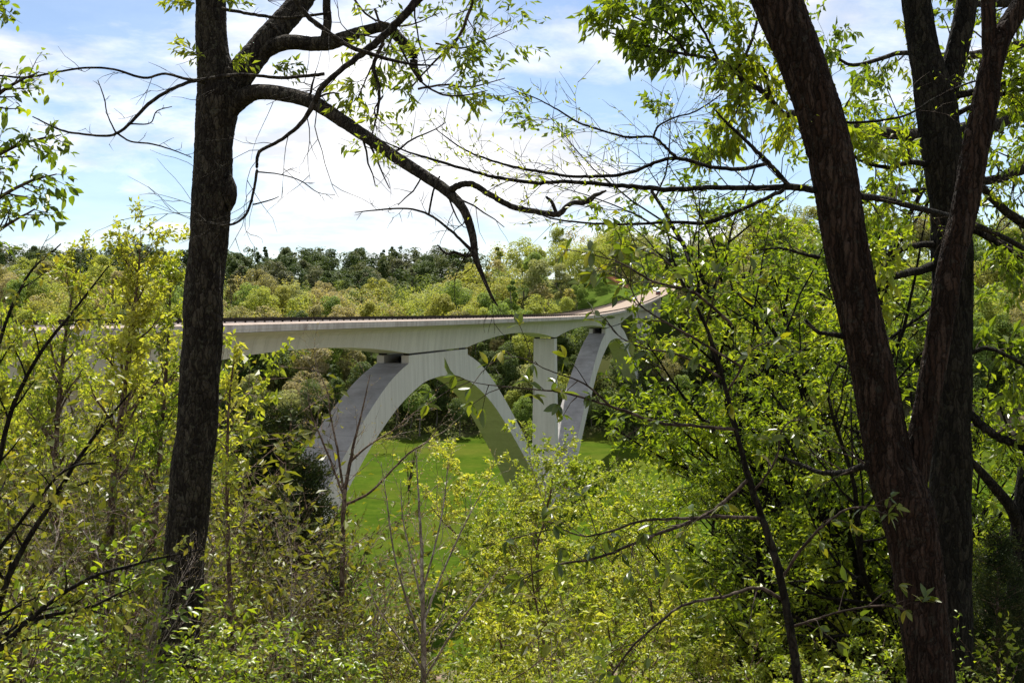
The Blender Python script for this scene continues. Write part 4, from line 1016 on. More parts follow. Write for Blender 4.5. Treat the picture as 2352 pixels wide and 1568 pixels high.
# --- trunk at the right edge with a steep limb
edge_t, EL = hero('leaning_tree', 'dark trunk with a steep limb beside the almost black cedar', 'tree', 2350, 1900, 12)
g = Geo()
p, r = px_limb([(2345, 2000, 12, 70), (2342, 1568, 12, 60), (2344, 1300, 12, 56), (2352, 1180, 12, 52), (2375, 1000, 12, 46), (2420, 700, 12, 40), (2460, 300, 12, 30), (2490, -100, 12, 20), (2500, -500, 12, 8)], 10)
tube(g, p, r, 26, rough=0.04, ridges=8, seed=41); hero_part('trunk', g, M['bark_dark'], edge_t, EL)
g = Geo(); p, r = px_limb([(2345, 1215, 12, 34), (2325, 1170, 11.9, 28), (2290, 1125, 11.8, 24), (2255, 1085, 11.7, 20), (2225, 1050, 11.6, 12), (2190, 1000, 11.5, 6)], 8)
tube(g, p, r, 10, rough=0.05, seed=42); hero_part('limb', g, M['bark_dark'], edge_t, EL)

# --- spreading leafy boughs of a second oak over the right half
can, CL = hero('leafy_oak', 'oak with drooping clusters of new leaves hanging over the road end and right trunks', 'tree', 2600, 1700, 15)
cs = Sk(81)
g = Geo(); p, r = px_limb([(2640, 2000, 15, 110), (2620, 1200, 15, 90), (2600, 600, 15, 80), (2560, 100, 15, 70), (2500, -300, 15, 50)], 8); tube(g, p, r, 24, rough=0.04, ridges=9, seed=51); hero_part('trunk', g, M['bark_oak'], can, CL)
TWC = dict(TW, lev=2, kids=(3, 2), ratio=0.55, gap=0.10, up=(0.0, -0.02, -0.06))
def can_limb(rows, tw, seed, L=0.8, k=8):
    p, r = px_limb(rows, 6, 0.15, seed); g = Geo(); tube(g, p, r, k, rough=0.06, seed=seed); hero_part('limb', g, M['bark_oak'], can, CL)
    if tw: cs.kids(p, r * 0.55, L, 0, TWC, lo=0.08, count=int(tw * 1.5))
can_limb([(2570, 160, 15, 50), (2420, 230, 14, 44), (2250, 290, 13, 36), (2080, 310, 12, 28), (1950, 290, 11, 24), (1880, 285, 10.6, 20), (1830, 262, 10.3, 18), (1800, 262, 10.2, 17), (1770, 230, 10.1, 14), (1745, 205, 10, 13), (1715, 195, 10, 13), (1690, 165, 9.9, 11), (1650, 140, 9.9, 9), (1580, 125, 9.8, 7), (1500, 110, 9.8, 5), (1400, 75, 9.8, 3)], 30, 1, 0.75, 10)
can_limb([(1772, 232, 10.1, 11), (1762, 180, 10.1, 9), (1735, 135, 10.1, 8), (1690, 128, 10.1, 7)], 7, 2, 0.6)
can_limb([(1690, 165, 9.9, 8), (1720, 110, 9.9, 7), (1740, 40, 9.9, 6), (1735, -40, 9.9, 5)], 10, 3, 0.8)
can_limb([(1650, 140, 9.9, 7), (1620, 80, 9.9, 6), (1590, 30, 9.9, 5), (1540, -30, 9.9, 4)], 12, 4, 0.8)
can_limb([(1580, 125, 9.8, 6), (1540, 80, 9.8, 5), (1480, 50, 9.8, 4), (1390, 10, 9.8, 3)], 12, 5, 0.7)
can_limb([(1715, 200, 10, 6), (1690, 260, 10, 5), (1650, 310, 10, 4), (1625, 345, 10, 2)], 9, 6, 0.5)
can_limb([(2560, 60, 15, 40), (2440, 60, 14.5, 30), (2330, 110, 14, 24), (2200, 130, 13.5, 18), (2080, 120, 13, 12), (1960, 150, 12.6, 8), (1900, 110, 12.4, 5)], 26, 7, 1.2)
can_limb([(2580, 330, 15, 40), (2440, 360, 14.5, 30), (2320, 400, 14, 22), (2200, 430, 13.5, 16), (2080, 440, 13, 11), (1960, 470, 12.6, 7)], 26, 8, 1.2)
can_limb([(2590, 560, 15, 40), (2450, 540, 14.5, 30), (2330, 500, 14, 22), (2220, 400, 13.5, 14), (2100, 330, 13, 9), (2000, 300, 12.8, 6)], 22, 9, 1.2)
can_limb([(2540, -40, 15, 36), (2400, -10, 14.4, 26), (2280, 10, 13.8, 18), (2180, 0, 13.3, 10)], 18, 10, 1.2)
hero_part('twigs', cs.wood(), M['bark_twig'], can, CL)
hero_part('leaves', cs.leaf_geo(0.112, 4, gaps=-0.45, droop=0.75, width=0.36, spread=0.8), M['leaf_mid'], can, CL, False)

# the parts of these trees above the picture: their tops go on, branch and carry leaves
def tree_top(tree, loc, x, y, d, r, H, seed, leaf, bark, lean=(0, 0, 1)):
    k = Sk(seed); p0 = P(x, y, d)
    k.grow(p0 - np.array(lean) * 0.1, lean, H, r, 0, dict(seg=0.4, wig=0.06, up=(0.02, 0.05, 0.0, -0.02), taper=0.15, lev=3, gap=0.22, kids=(11, 5, 3), lo=(0.1, 0.25, 0.2), ang=0.85, ratio=0.42, rmin=0.006))
    hero_part('branches', k.wood(), M[bark], tree, loc)
    hero_part('leaves', k.leaf_geo(0.12, 2, gaps=-0.2, droop=0.4, width=0.4), M[leaf], tree, loc, False)
tree_top(oak, OL, 470, -900, 11.5, 0.09, 4.5, 701, 'leaf_bright', 'bark_oak')
tree_top(fork, FL, 1600, -600, 7.1, 0.11, 4.5, 702, 'leaf_mid', 'bark_red', (-0.3, 0, 1))
tree_top(drk_t, DL, 2040, -600, 10.5, 0.08, 4.5, 703, 'leaf_mid', 'bark_dark')
tree_top(drk_t, DL, 2300, -500, 10.5, 0.05, 3.5, 704, 'leaf_mid', 'bark_dark')
tree_top(edge_t, EL, 2490, -100, 12, 0.05, 4.0, 705, 'leaf_mid', 'bark_dark')
tree_top(can, CL, 2500, -300, 15, 0.14, 6.0, 706, 'leaf_mid', 'bark_oak')
# ------------------------------------------------------------------ broad-leaved sapling, its big leaves one by one
sap, SL = hero('broadleaf_sapling', 'slim sapling with large glossy yellow green leaves reaching across the far arch', 'sapling', 1840, 1800, 6.2)
def leaf_piece(L, W, curl, seed):
    g = np.random.default_rng(seed); geo = Geo()
    st = [0, 0.12, 0.32, 0.55, 0.78, 1.0]; wd = [0.0, 0.22, 0.44, 0.50, 0.33, 0.0]
    rows = []
    for t, w in zip(st, wd):
        z = -curl * t * t * L
        rows.append([(t * L, -w * W, z + 0.10 * W * abs(w) * 2), (t * L, 0, z), (t * L, w * W, z + 0.10 * W * abs(w) * 2)])
    loft(geo, rows)
    a = np.full(geo.n, g.uniform(0, 1)); geo.att = [a.astype(np.float32)]
    return geo.mesh('leaf', M['leaf_broad'], True)
LEAF = [leaf_piece(0.105, 0.043, c, i) for i, c in enumerate((0.05, 0.2, 0.35, 0.12, 0.28, 0.0, 0.4, 0.18, 0.1, 0.25, 0.33, 0.05))]
ss = Sk(91)
p, r = px_limb([(1853, 1990, 6.2, 28), (1838, 1640, 6.2, 23), (1833, 1568, 6.2, 22), (1818, 1462, 6.2, 21), (1801, 1362, 6.2, 19), (1775, 1262, 6.2, 17), (1748, 1185, 6.2, 15), (1718, 1089, 6.2, 14), (1695, 1006, 6.2, 12), (1668, 899, 6.2, 11), (1645, 816, 6.2, 9), (1621, 749, 6.2, 8), (1588, 683, 6.2, 7), (1568, 649, 6.2, 6), (1545, 590, 6.2, 4), (1535, 540, 6.2, 3)], 8, 0.1, 5)
g = Geo(); tube(g, p, r, 12, rough=0.04, seed=5); hero_part('trunk', g, M['bark_dark'], sap, SL)
tips = []
def sap_limb(rows, n, seed):
    p, r = px_limb(rows, 6, 0.25, seed); g = Geo(); tube(g, p, r, 6, rough=0.03, seed=seed)
    gg = np.random.default_rng(seed)
    for q in range(n):
        t = 0.12 + 0.88 * (q + gg.uniform(0.1, 0.9)) / n; k = min(int(t * (len(p) - 1)), len(p) - 2)
        d = unit(p[k + 1] - p[k]); e = unit(d + gg.normal(0, 0.75, 3)); L = gg.uniform(0.05, 0.26)
        tip = p[k] + e * L + np.array((0, 0, -0.03)); tube(g, [p[k], p[k] + e * L * 0.5, tip], [max(r[k] * 0.6, 0.0028), 0.0022, 0.0016], 5, cap=False)
        tips.append((tip, e))
    tips.append((p[-1], unit(p[-1] - p[-2])))
    hero_part('limb', g, M['bark_twig'], sap, SL)
for i, (rows, n) in enumerate([
    ([(1690, 985, 6.2, 9), (1600, 978, 6.1, 8), (1512, 970, 6.0, 8), (1440, 945, 5.9, 7), (1380, 925, 5.8, 6), (1300, 903, 5.7, 5), (1240, 895, 5.6, 4), (1160, 888, 5.6, 3), (1090, 878, 5.6, 2), (1045, 862, 5.6, 2)], 14),
    ([(1400, 930, 5.8, 5), (1340, 880, 5.7, 4), (1260, 850, 5.7, 3), (1190, 820, 5.7, 2), (1120, 835, 5.7, 2)], 7),
    ([(1680, 745, 6.2, 8), (1625, 695, 6.1, 7), (1583, 667, 6.0, 7), (1500, 646, 5.9, 6), (1430, 606, 5.8, 4), (1380, 590, 5.8, 3), (1300, 572, 5.8, 2)], 11),
    ([(1700, 840, 6.2, 6), (1600, 780, 6.1, 6), (1530, 740, 6.0, 5), (1470, 700, 6.0, 4), (1440, 640, 6.0, 3), (1425, 610, 6, 2)], 9),
    ([(1660, 870, 6.2, 6), (1560, 815, 6.1, 5), (1480, 800, 6.0, 4), (1420, 770, 6.0, 3), (1390, 730, 6.0, 2)], 7),
    ([(1748, 1190, 6.2, 9), (1650, 1185, 6.1, 8), (1568, 1190, 6.0, 7), (1480, 1195, 5.9, 6), (1390, 1222, 5.9, 5), (1340, 1230, 5.9, 4), (1270, 1215, 5.9, 3), (1165, 1240, 5.9, 2)], 12),
    ([(1720, 1100, 6.2, 9), (1640, 1170, 6.1, 8), (1568, 1205, 6.0, 8), (1468, 1242, 5.9, 7), (1378, 1278, 5.8, 6), (1265, 1300, 5.7, 4), (1200, 1330, 5.7, 2)], 12),
    ([(1801, 1375, 6.2, 9), (1740, 1350, 6.2, 8), (1660, 1370, 6.1, 7), (1568, 1390, 6.0, 6), (1500, 1440, 5.9, 6), (1440, 1500, 5.9, 5), (1390, 1575, 5.9, 4)], 10),
    ([(1795, 1330, 6.2, 7), (1840, 1260, 6.1, 7), (1900, 1200, 6.0, 6), (1960, 1165, 6, 5), (2040, 1180, 6, 3)], 9),
    ([(1815, 1440, 6.2, 7), (1880, 1420, 6.1, 6), (1950, 1400, 6.0, 5), (2030, 1390, 6, 4), (2080, 1400, 6, 2)], 8),
    ([(1668, 905, 6.2, 6), (1700, 850, 6.1, 5), (1730, 800, 6.1, 4), (1790, 780, 6.1, 3)], 7),
    ([(1730, 1130, 6.2, 6), (1780, 1060, 6.1, 5), (1800, 980, 6.1, 4), (1850, 960, 6.1, 3)], 7),
    ([(1621, 749, 6.2, 5), (1640, 680, 6.1, 4), (1660, 620, 6.1, 3), (1700, 600, 6.1, 2)], 6),
    ([(1560, 630, 6.2, 4), (1530, 600, 6.1, 3), (1470, 570, 6.1, 2), (1420, 560, 6.1, 2)], 6)]):
    sap_limb(rows, n, 40 + i)
lg = np.random.default_rng(17)
from mathutils import Matrix
n_leaf = 0; rest_p, rest_d = [], []
lg.shuffle(tips)
for tip, e in tips:
    for q in range(int(lg.integers(3, 6))):
        a = unit(e * 0.6 + lg.normal(0, 0.55, 3) + np.array((0, 0, -0.40)))
        if n_leaf >= 295: rest_p.append(tip); rest_d.append(a); continue
        nr = np.array((0, 0, 1.0)) + lg.normal(0, 0.55, 3); b = unit(np.cross(nr, a)); c = np.cross(a, b)
        s = lg.uniform(0.5, 0.95)
        o = link('leaf', LEAF[int(lg.integers(len(LEAF)))], sap); n_leaf += 1
        mt = Matrix(((a[0], b[0], c[0], 0), (a[1], b[1], c[1], 0), (a[2], b[2], c[2], 0), (0, 0, 0, 1)))
        o.matrix_basis = Matrix.Translation(Vector(tip - SL)) @ mt @ Matrix.Scale(s, 4)
g = Geo(); leaves(g, np.array(rest_p), np.array(rest_d), 0.075, lg, droop=0.3, width=0.42, kind='ovate', spread=0.6, tint=(0, 0.9))
hero_part('leaves', g, M['leaf_broad'], sap, SL)

# ------------------------------------------------------------------ left-hand saplings close to the overlook
lsap, LL = hero('arching_sapling', 'many stemmed sapling arching up from the lower left with oval olive leaves', 'sapling', -60, 1700, 6.5)
k = Sk(131)
LC = dict(seg=0.10, wig=0.10, up=(0.01, 0.0, -0.01), taper=0.35, lev=2, gap=0.085, kids=(5, 3), lo=(0.15, 0.15), ang=0.75, ratio=0.5, rmin=0.002, rr=0.55)
for rows, n in (([(-66, 1960, 6.5, 24), (-60, 1650, 6.5, 20), (-20, 1450, 6.5, 17), (30, 1300, 6.5, 14), (120, 1150, 6.5, 11), (210, 1010, 6.5, 8), (300, 900, 6.5, 4)], 12), ([(-75, 1960, 6.5, 22), (-60, 1650, 6.5, 18), (-30, 1250, 6.5, 15), (10, 1000, 6.5, 12), (80, 830, 6.5, 9), (180, 700, 6.5, 6), (250, 610, 6.5, 3)], 14),
                ([(-80, 1960, 6.5, 18), (-60, 1600, 6.5, 15), (40, 1450, 6.5, 12), (180, 1340, 6.5, 9), (330, 1290, 6.5, 6), (470, 1260, 6.5, 3)], 12), ([(-90, 1960, 6.5, 18), (-60, 1500, 6.5, 15), (-40, 1100, 6.5, 12), (-10, 820, 6.5, 9), (60, 640, 6.5, 6), (140, 560, 6.5, 3)], 12),
                ([(0, 1480, 6.5, 12), (90, 1420, 6.5, 10), (200, 1395, 6.5, 7), (300, 1350, 6.4, 4)], 8), ([(-30, 1300, 6.6, 10), (60, 1180, 6.5, 8), (150, 1080, 6.4, 6), (230, 1060, 6.4, 3)], 8)):
    p, r = px_limb(rows, 6, 0.15, n); k.limb(p, r); k.kids(p, r, 0.62, 0, LC, lo=0.2, count=n)
hero_part('stems', k.wood(4, 8, 0.012), M['bark_dark'], lsap, LL)
hero_part('leaves', k.leaf_geo(0.062, 2, gaps=-0.5, droop=0.2, width=0.5, kind='ovate', spread=0.6), M['leaf_olive'], lsap, LL)

ltop, TL = hero('overhanging_tree', 'leafy tree whose drooping sprays hang beside the open sky above the thicket', 'tree', -260, 1700, 9)
k = Sk(141)
g = Geo(); p, r = px_limb([(-300, 2000, 9, 80), (-290, 1200, 9, 66), (-270, 500, 9, 56), (-230, 0, 9, 46), (-180, -400, 9, 30)], 8); tube(g, p, r, 18, rough=0.04, ridges=7, seed=61); hero_part('trunk', g, M['bark_dark'], ltop, TL)
for rows, n in (([(-270, 420, 9, 26), (-150, 330, 9, 18), (-60, 260, 9, 12), (20, 200, 9, 8), (90, 165, 9, 3)], 15), ([(-280, 560, 9, 24), (-150, 440, 9, 16), (-50, 380, 9, 11), (50, 330, 9, 7), (140, 310, 9, 3)], 18),
                ([(-280, 700, 9, 24), (-150, 560, 9, 16), (-40, 480, 9, 11), (60, 420, 9, 7), (130, 400, 9, 3)], 16), ([(-240, 100, 9, 22), (-120, 60, 9, 14), (-40, 20, 9, 8), (10, 20, 9, 3)], 9), ([(-290, 850, 9, 20), (-150, 640, 9, 14), (-20, 540, 9, 9), (80, 480, 9, 4)], 14)):
    p, r = px_limb(rows, 6, 0.15, n); k.limb(p, r); k.kids(p, r, 0.6, 0, dict(LC, gap=0.07), lo=0.25, count=n)
hero_part('limbs', k.wood(4, 8, 0.012), M['bark_twig'], ltop, TL)
hero_part('leaves', k.leaf_geo(0.085, 1, droop=0.5, width=0.46, kind='ovate', spread=0.7), M['leaf_mid'], ltop, TL)

# bright slender tree left of the oak, and a second behind it
def slim_tree(name, label, rows, H_tw, seed, mat, leaf, lsz, per, count, L=0.9, bark='bark_brown', gap=0.10, droop=0.2):
    t, loc = hero(name, label, 'tree', rows[0][0], rows[0][1], rows[0][2])
    p, r = px_limb(rows, 8, 0.08, seed); p[0][2] = min(p[0][2], loc[2] - 0.3)
    g = Geo(); tube(g, p, r, 10, rough=0.04, seed=seed); hero_part('trunk', g, M[bark], t, loc)
    k = Sk(seed)
    k.kids(p, r, L, 0, dict(LC, gap=gap, lev=3, kids=(5, 3, 2), ratio=0.55, up=(0.03, 0.05, 0.02), ang=0.65, rmin=0.003), lo=H_tw, count=count)
    hero_part('branches', k.wood(), M[bark], t, loc)
    hero_part('leaves', k.leaf_geo(lsz, per, droop=droop, width=0.5, spread=0.8), M[leaf], t, loc, False)
slim_tree('slender_sapling', 'slender sapling in shining yellow green leaf just left of the lichened oak', [(225, 1750, 15, 22), (240, 1450, 15, 20), (262, 1100, 15, 17), (285, 900, 15, 13), (300, 760, 15, 10), (316, 650, 15, 7), (322, 570, 15, 3)], 0.30, 151, None, 'leaf_bright', 0.088, 4, 38, 1.5)
slim_tree('slender_sapling', 'shorter bright sapling leaning against the right edge of the lichened oak trunk', [(545, 1750, 14, 14), (530, 1400, 14, 12), (522, 1150, 14, 9), (525, 950, 14, 6), (540, 800, 14, 3)], 0.25, 152, None, 'leaf_bright', 0.095, 2, 22, 0.5)
slim_tree('slender_sapling', 'tall fresh green sapling crowding the arching stems at the thicket edge', [(110, 1750, 18, 20), (120, 1300, 18, 16), (130, 1000, 18, 12), (150, 780, 18, 8), (175, 620, 18, 3)], 0.30, 153, None, 'leaf_bright', 0.09, 4, 36, 1.6)
slim_tree('slender_sapling', 'fresh green sapling with a leaning stem between the oak and the arching stems', [(330, 1750, 17, 18), (350, 1300, 17, 15), (370, 1000, 17, 11), (385, 800, 17, 7), (392, 640, 17, 3)], 0.30, 154, None, 'leaf_bright', 0.085, 4, 30, 1.3)

# bare pale trees in front of the meadow
def bare_tree(label, rows_list, seed, x, y, d, mat='bark_pale', tw=9, L=0.5, buds=1, twm=None):
    t, loc = hero('bare_sapling', label, 'sapling', x, y, d)
    k = Sk(seed)
    for i, (rows, n) in enumerate(rows_list):
        p, r = px_limb(rows, 6, 0.15, seed + i); g = Geo()
        if i == 0: p[0][2] = min(p[0][2], loc[2] - 0.2)
        tube(g, p, r, 8, rough=0.05, seed=seed + i); hero_part('trunk' if i == 0 else 'limb', g, M[mat], t, loc)
        k.kids(p, r * 0.7, L, 0, dict(TW, lev=2, kids=(4, 3), ratio=0.55, gap=0.22, wig=0.13, ang=0.6, up=(0.03, 0.04, 0.02), rmin=0.0028), lo=0.15, count=n)
    hero_part('twigs', k.wood(), M[twm or mat], t, loc)
    hero_part('buds', k.leaf_geo(0.032, 1, droop=-0.3, width=0.45), M['leaf_bud'], t, loc, False)
bare_tree('bare dark stemmed sapling with pale twigs in front of the near arch leg', [
    ([(782, 1700, 16, 14.3), (784, 1400, 16, 12.7), (788, 1250, 16, 11.6), (790, 1150, 16, 9.9), (800, 1080, 16, 8.2), (815, 1010, 16, 6.1), (830, 950, 16, 3.9), (850, 860, 16, 1.7)], 14),
    ([(792, 1160, 16, 6.6), (850, 1130, 16, 5.5), (900, 1080, 16, 5.0), (940, 1040, 16, 3.9), (985, 1010, 16, 2.8), (1020, 960, 16, 1.1)], 12),
    ([(790, 1140, 16, 6.1), (760, 1060, 16, 5.0), (735, 1000, 16, 3.9), (715, 950, 16, 2.8), (705, 890, 16, 1.1)], 14),
    ([(788, 1120, 16, 6.1), (775, 1030, 16, 5.0), (760, 960, 16, 3.9), (752, 900, 16, 2.8), (730, 850, 16, 1.7), (720, 800, 16, 1.1)], 14),
    ([(805, 1060, 16, 5.0), (850, 1020, 16, 3.9), (900, 990, 16, 2.8), (935, 960, 16, 2.2), (975, 930, 16, 1.1)], 11)], 171, 782, 1700, 16, 'bark_brown', L=1.0, twm='bark_pale')
bare_tree('bare pale sapling fanning out from one stem in front of the meadow', [
    ([(972, 1750, 13, 14.4), (974, 1568, 13, 13.2), (972, 1450, 13, 11.4), (970, 1350, 13, 9.6), (968, 1250, 13, 7.2), (962, 1150, 13, 4.8), (955, 1030, 13, 1.8)], 12),
    ([(972, 1480, 13, 6.6), (935, 1380, 13, 5.4), (905, 1270, 13, 4.2), (890, 1160, 13, 3.0), (875, 1060, 13, 1.2)], 10),
    ([(972, 1430, 13, 6.0), (1010, 1330, 13, 4.8), (1050, 1240, 13, 4.2), (1090, 1160, 13, 2.4), (1130, 1090, 13, 1.2)], 10),
    ([(970, 1390, 13, 5.4), (945, 1280, 13, 4.2), (925, 1190, 13, 3.0), (920, 1100, 13, 1.2)], 8),
    ([(972, 1350, 13, 5.4), (1000, 1250, 13, 4.2), (1020, 1150, 13, 3.0), (1030, 1050, 13, 1.2)], 8),
    ([(974, 1560, 13, 6.0), (1040, 1450, 13, 4.8), (1100, 1370, 13, 3.6), (1150, 1300, 13, 1.8)], 9),
    ([(972, 1540, 13, 5.4), (920, 1470, 13, 4.2), (870, 1400, 13, 3.0), (840, 1330, 13, 1.2)], 8)], 181, 972, 1750, 13, 'bark_pale', L=0.7)

# ------------------------------------------------------------------ the overgrown bank
lb = {'thicket': ('thicket_shrub', 'shrub', 'olive leaved thicket shrub', 'thicket shrubs on the bank'),
      'bright': ('maple_sapling', 'sapling', 'bright yellow green sapling', 'bright saplings on the bank'),
      'slender': ('leafy_tree', 'tree', 'leafy mid green tree', 'leafy trees behind the right trunks'),
      'green': ('green_shrub', 'shrub', 'clear green leaved shrub', 'green shrubs on the bank'),
      'bare': ('bare_shrub', 'shrub', 'small bare sapling with pale twigs', 'bare saplings on the bank'),
      'cedar': ('cedar_tree', 'tree', 'dark red cedar', 'cedars on the bank')}
def beside(x, y):
    if x < 150: return 'among the arching stems'
    if x < 360: return 'between the arching stems and the lichened oak'
    if x < 520: return 'around the lichened oak trunk'
    if x < 760: return 'between the oak and the near arch leg'
    if x < 930: return 'under the dark stemmed bare sapling'
    if x < 1110: return 'around the fanning bare sapling'
    if x < 1340: return 'in front of the tall pier' if y < 1250 else 'downhill of the fanning bare sapling'
    if x < 1560: return 'in front of the far arch' if y < 1250 else 'under the broad leaved branches'
    if x < 1880: return 'around the broad leaved sapling stem'
    if x < 2130: return 'left of the red barked fork'
    return 'behind the dark mossy trunk'
def pl(key, x, y, d, label=None, group=True, wide=1.0, v=None):
    nm, ct, l, gr = lb[key]
    rank = 'tall' if y < 700 else ('low' if y > 1250 else 'middling')
    return plant(key, nm, label or f'{rank} {l} {beside(x, y)}', ct, x, y, d, gr, v, wide)
bg2 = np.random.default_rng(404)
# left thicket
for x, y, d in [(20, 1000, 13), (90, 900, 16), (160, 1020, 13), (240, 940, 18), (330, 980, 16), (420, 1000, 17), (520, 950, 20), (190, 1200, 13), (300, 1180, 14), (400, 1200, 15), (500, 1150, 15),
                (600, 1120, 18), (680, 1150, 17), (560, 1280, 14), (650, 1310, 14), (720, 1330, 14), (20, 800, 22), (360, 860, 24), (250, 800, 26), (130, 760, 27), (820, 1450, 13)]:
    pl('thicket', x, y, d, wide=1.2)
for x, y, d in [(60, 1230, 9), (170, 1330, 9), (260, 1300, 10), (330, 1410, 9), (560, 1400, 10), (640, 1440, 11), (90, 1460, 7.5), (740, 1440, 12), (380, 1490, 8.5)]:
    pl('green', x, y, d, wide=1.15)
for x, y, d in [(60, 640, 24), (190, 640, 28), (290, 670, 30), (10, 560, 20)]:
    pl('bright', x, y, d, 'bright leafed sapling rising above the left thicket into the sky', wide=0.62)
for x, y, d, l in [(640, 900, 24, 'tall dark red cedar just left of the near arch leg'), (580, 960, 27, 'dark red cedar close beside the lichened oak'), (700, 1010, 21, 'smaller brownish red cedar overlapping the foot of the near arch leg'), (2290, 1190, 11, 'almost black cedar beside the dark trunk')]:
    pl('cedar', x, y, d, l)
# middle and lower right: bright saplings
for x, y, d in [(1235, 1010, 38), (1300, 965, 36), (1385, 1050, 40), (1490, 1050, 44), (1185, 1130, 33), (1290, 1110, 28), (1165, 1060, 42), (1380, 1120, 30), (1480, 1100, 30), (1570, 1060, 34), (1640, 1080, 28), (1160, 1270, 26), (1250, 1300, 22),
                (1350, 1270, 22), (1450, 1260, 23), (1550, 1230, 22), (1660, 1240, 21), (1760, 1180, 24), (1860, 1180, 24), (1960, 1220, 22), (1100, 1400, 20), (1200, 1430, 17), (1310, 1400, 17), (1420, 1390, 17), (1530, 1380, 17), (1640, 1370, 17),
                (1750, 1340, 18), (1870, 1330, 18), (1990, 1340, 17), (850, 1340, 24), (800, 1370, 20), (900, 1450, 17), (760, 1450, 16), (1020, 1490, 15), (690, 1380, 19), (1650, 1170, 24), (1720, 1250, 20), (1800, 1240, 21), (1600, 1310, 18), (1900, 1110, 22), (1750, 1410, 15), (1580, 1180, 27), (1135, 1190, 37), (1090, 1310, 30), (1150, 1240, 30), (1060, 1400, 24), (1180, 1330, 24), (1140, 1500, 13), (1480, 1500, 13), (1700, 1500, 13), (1900, 1480, 13)]:
    pl('bright', x, y, d, wide=1.05)
for x, y, d in [(860, 1120, 15), (1250, 1350, 12), (1400, 1420, 11), (650, 1050, 16), (1560, 1440, 11), (540, 1050, 15), (330, 1100, 11), (150, 1130, 10), (220, 1000, 12), (60, 1050, 11), (430, 1120, 14), (640, 1180, 13), (480, 1290, 12), (280, 1230, 9.5), (700, 1260, 12)]:
    pl('bare', x, y, d)
# right: leafy trees behind the trunks
for x, y, d in [(1840, 640, 26), (1880, 590, 24), (1810, 780, 28), (1930, 520, 22), (2040, 440, 20), (2150, 380, 22), (2250, 420, 19), (2350, 400, 18), (1790, 870, 19), (1900, 800, 18), (2010, 700, 17), (2100, 760, 18), (2300, 650, 16), (2400, 560, 17), (1800, 930, 24), (1790, 860, 32), (1720, 1010, 30), (2050, 300, 21), (2160, 180, 22), (2290, 150, 19), (2390, 60, 18), (1990, 420, 25), (2080, 980, 16), (1960, 980, 17), (1720, 1000, 20), (1840, 1040, 17), (2280, 960, 15), (2020, 1120, 15)]:
    pl('slender', x, y, d, wide=1.15)
for x, y, d in [(2260, 1420, 9), (2030, 1480, 9), (1930, 1530, 8.5), (2330, 1480, 9), (1650, 1520, 9), (1560, 1540, 9), (1300, 1530, 10), (2230, 1530, 8)]:
    pl('green', x, y, d, wide=1.2)

# ------------------------------------------------------------------ out in the meadow
def meadow_tree(x, y, H, seed, label):
    z = float(terrain(x, y)); t = thing('meadow_tree', label, 'tree', (x, y, z)); k = Sk(seed)
    for q in range(4):
        a = k.g.uniform(0, 6.28)
        k.grow((0.15 * math.cos(a), 0.15 * math.sin(a), -0.3), (0.14 * math.cos(a), 0.14 * math.sin(a), 1), H * k.g.uniform(0.75, 1.0), 0.17, 0,
               dict(seg=0.8, wig=0.05, up=(0.02, 0.10, 0.05), taper=0.2, lev=2, gap=0.5, kids=(9, 4), lo=(0.25, 0.2), ang=0.5, ratio=0.30, rmin=0.035))
    link('trunk', k.wood(4, 7, 0.05).mesh('trunk_meadow', M['bark_twig']), t)
    link('crown', k.leaf_geo(0.28, 1, droop=-0.2, width=0.5).mesh('crown_meadow', M['leaf_olive'], False), t)
mx, my = P(939, 1124, 276)[:2]
meadow_tree(mx, my, 12.0, 611, 'small many stemmed bare tree alone on the meadow inside the near arch')
plant('bright', 'meadow_shrub', 'small round pale green tree at the meadow edge beside the near arch leg', 'tree', 888, 985, 345, None, 1, 1.5)
plant('bare', 'meadow_tree', 'slight bare tree near the meadow edge under the near arch', 'tree', 1010, 1085, 215)

me_ = np.random.default_rng(88)
for i, (x, y) in enumerate([(-78, 366), (-62, 374), (-47, 362), (-33, 371), (-24, 366), (-9, 372), (4, 364), (18, 371), (33, 366), (-95, 360), (-112, 368), (58, 360)]):
    tr, cr, H = PROTO['bright'][i % 3]; z = float(terrain(x, y)); s_ = me_.uniform(0.35, 0.8)
    t = thing('meadow_edge_tree', ['low bushy tree', 'young leafy tree', 'small spreading tree'][i % 3] + ' at the ragged far edge of the meadow below the woods', 'tree', (x, y, z), 'young trees along the meadow edge', me_.uniform(0, 6.28))
    t.scale = (s_ * me_.uniform(0.9, 1.5),) * 2 + (s_,)
    link('trunk', tr, t); link('crown', cr, t)
for x, y, d in [(345, 760, 30), (120, 650, 24), (240, 700, 25), (60, 740, 22)]:
    pl('bright', x, y, d, 'yellow green sapling hiding the bridge deck behind the left thicket', wide=0.75)
for x, y, d in [(130, 860, 17), (270, 900, 16), (40, 930, 15)]:
    pl('thicket', x, y, d, wide=1.2)
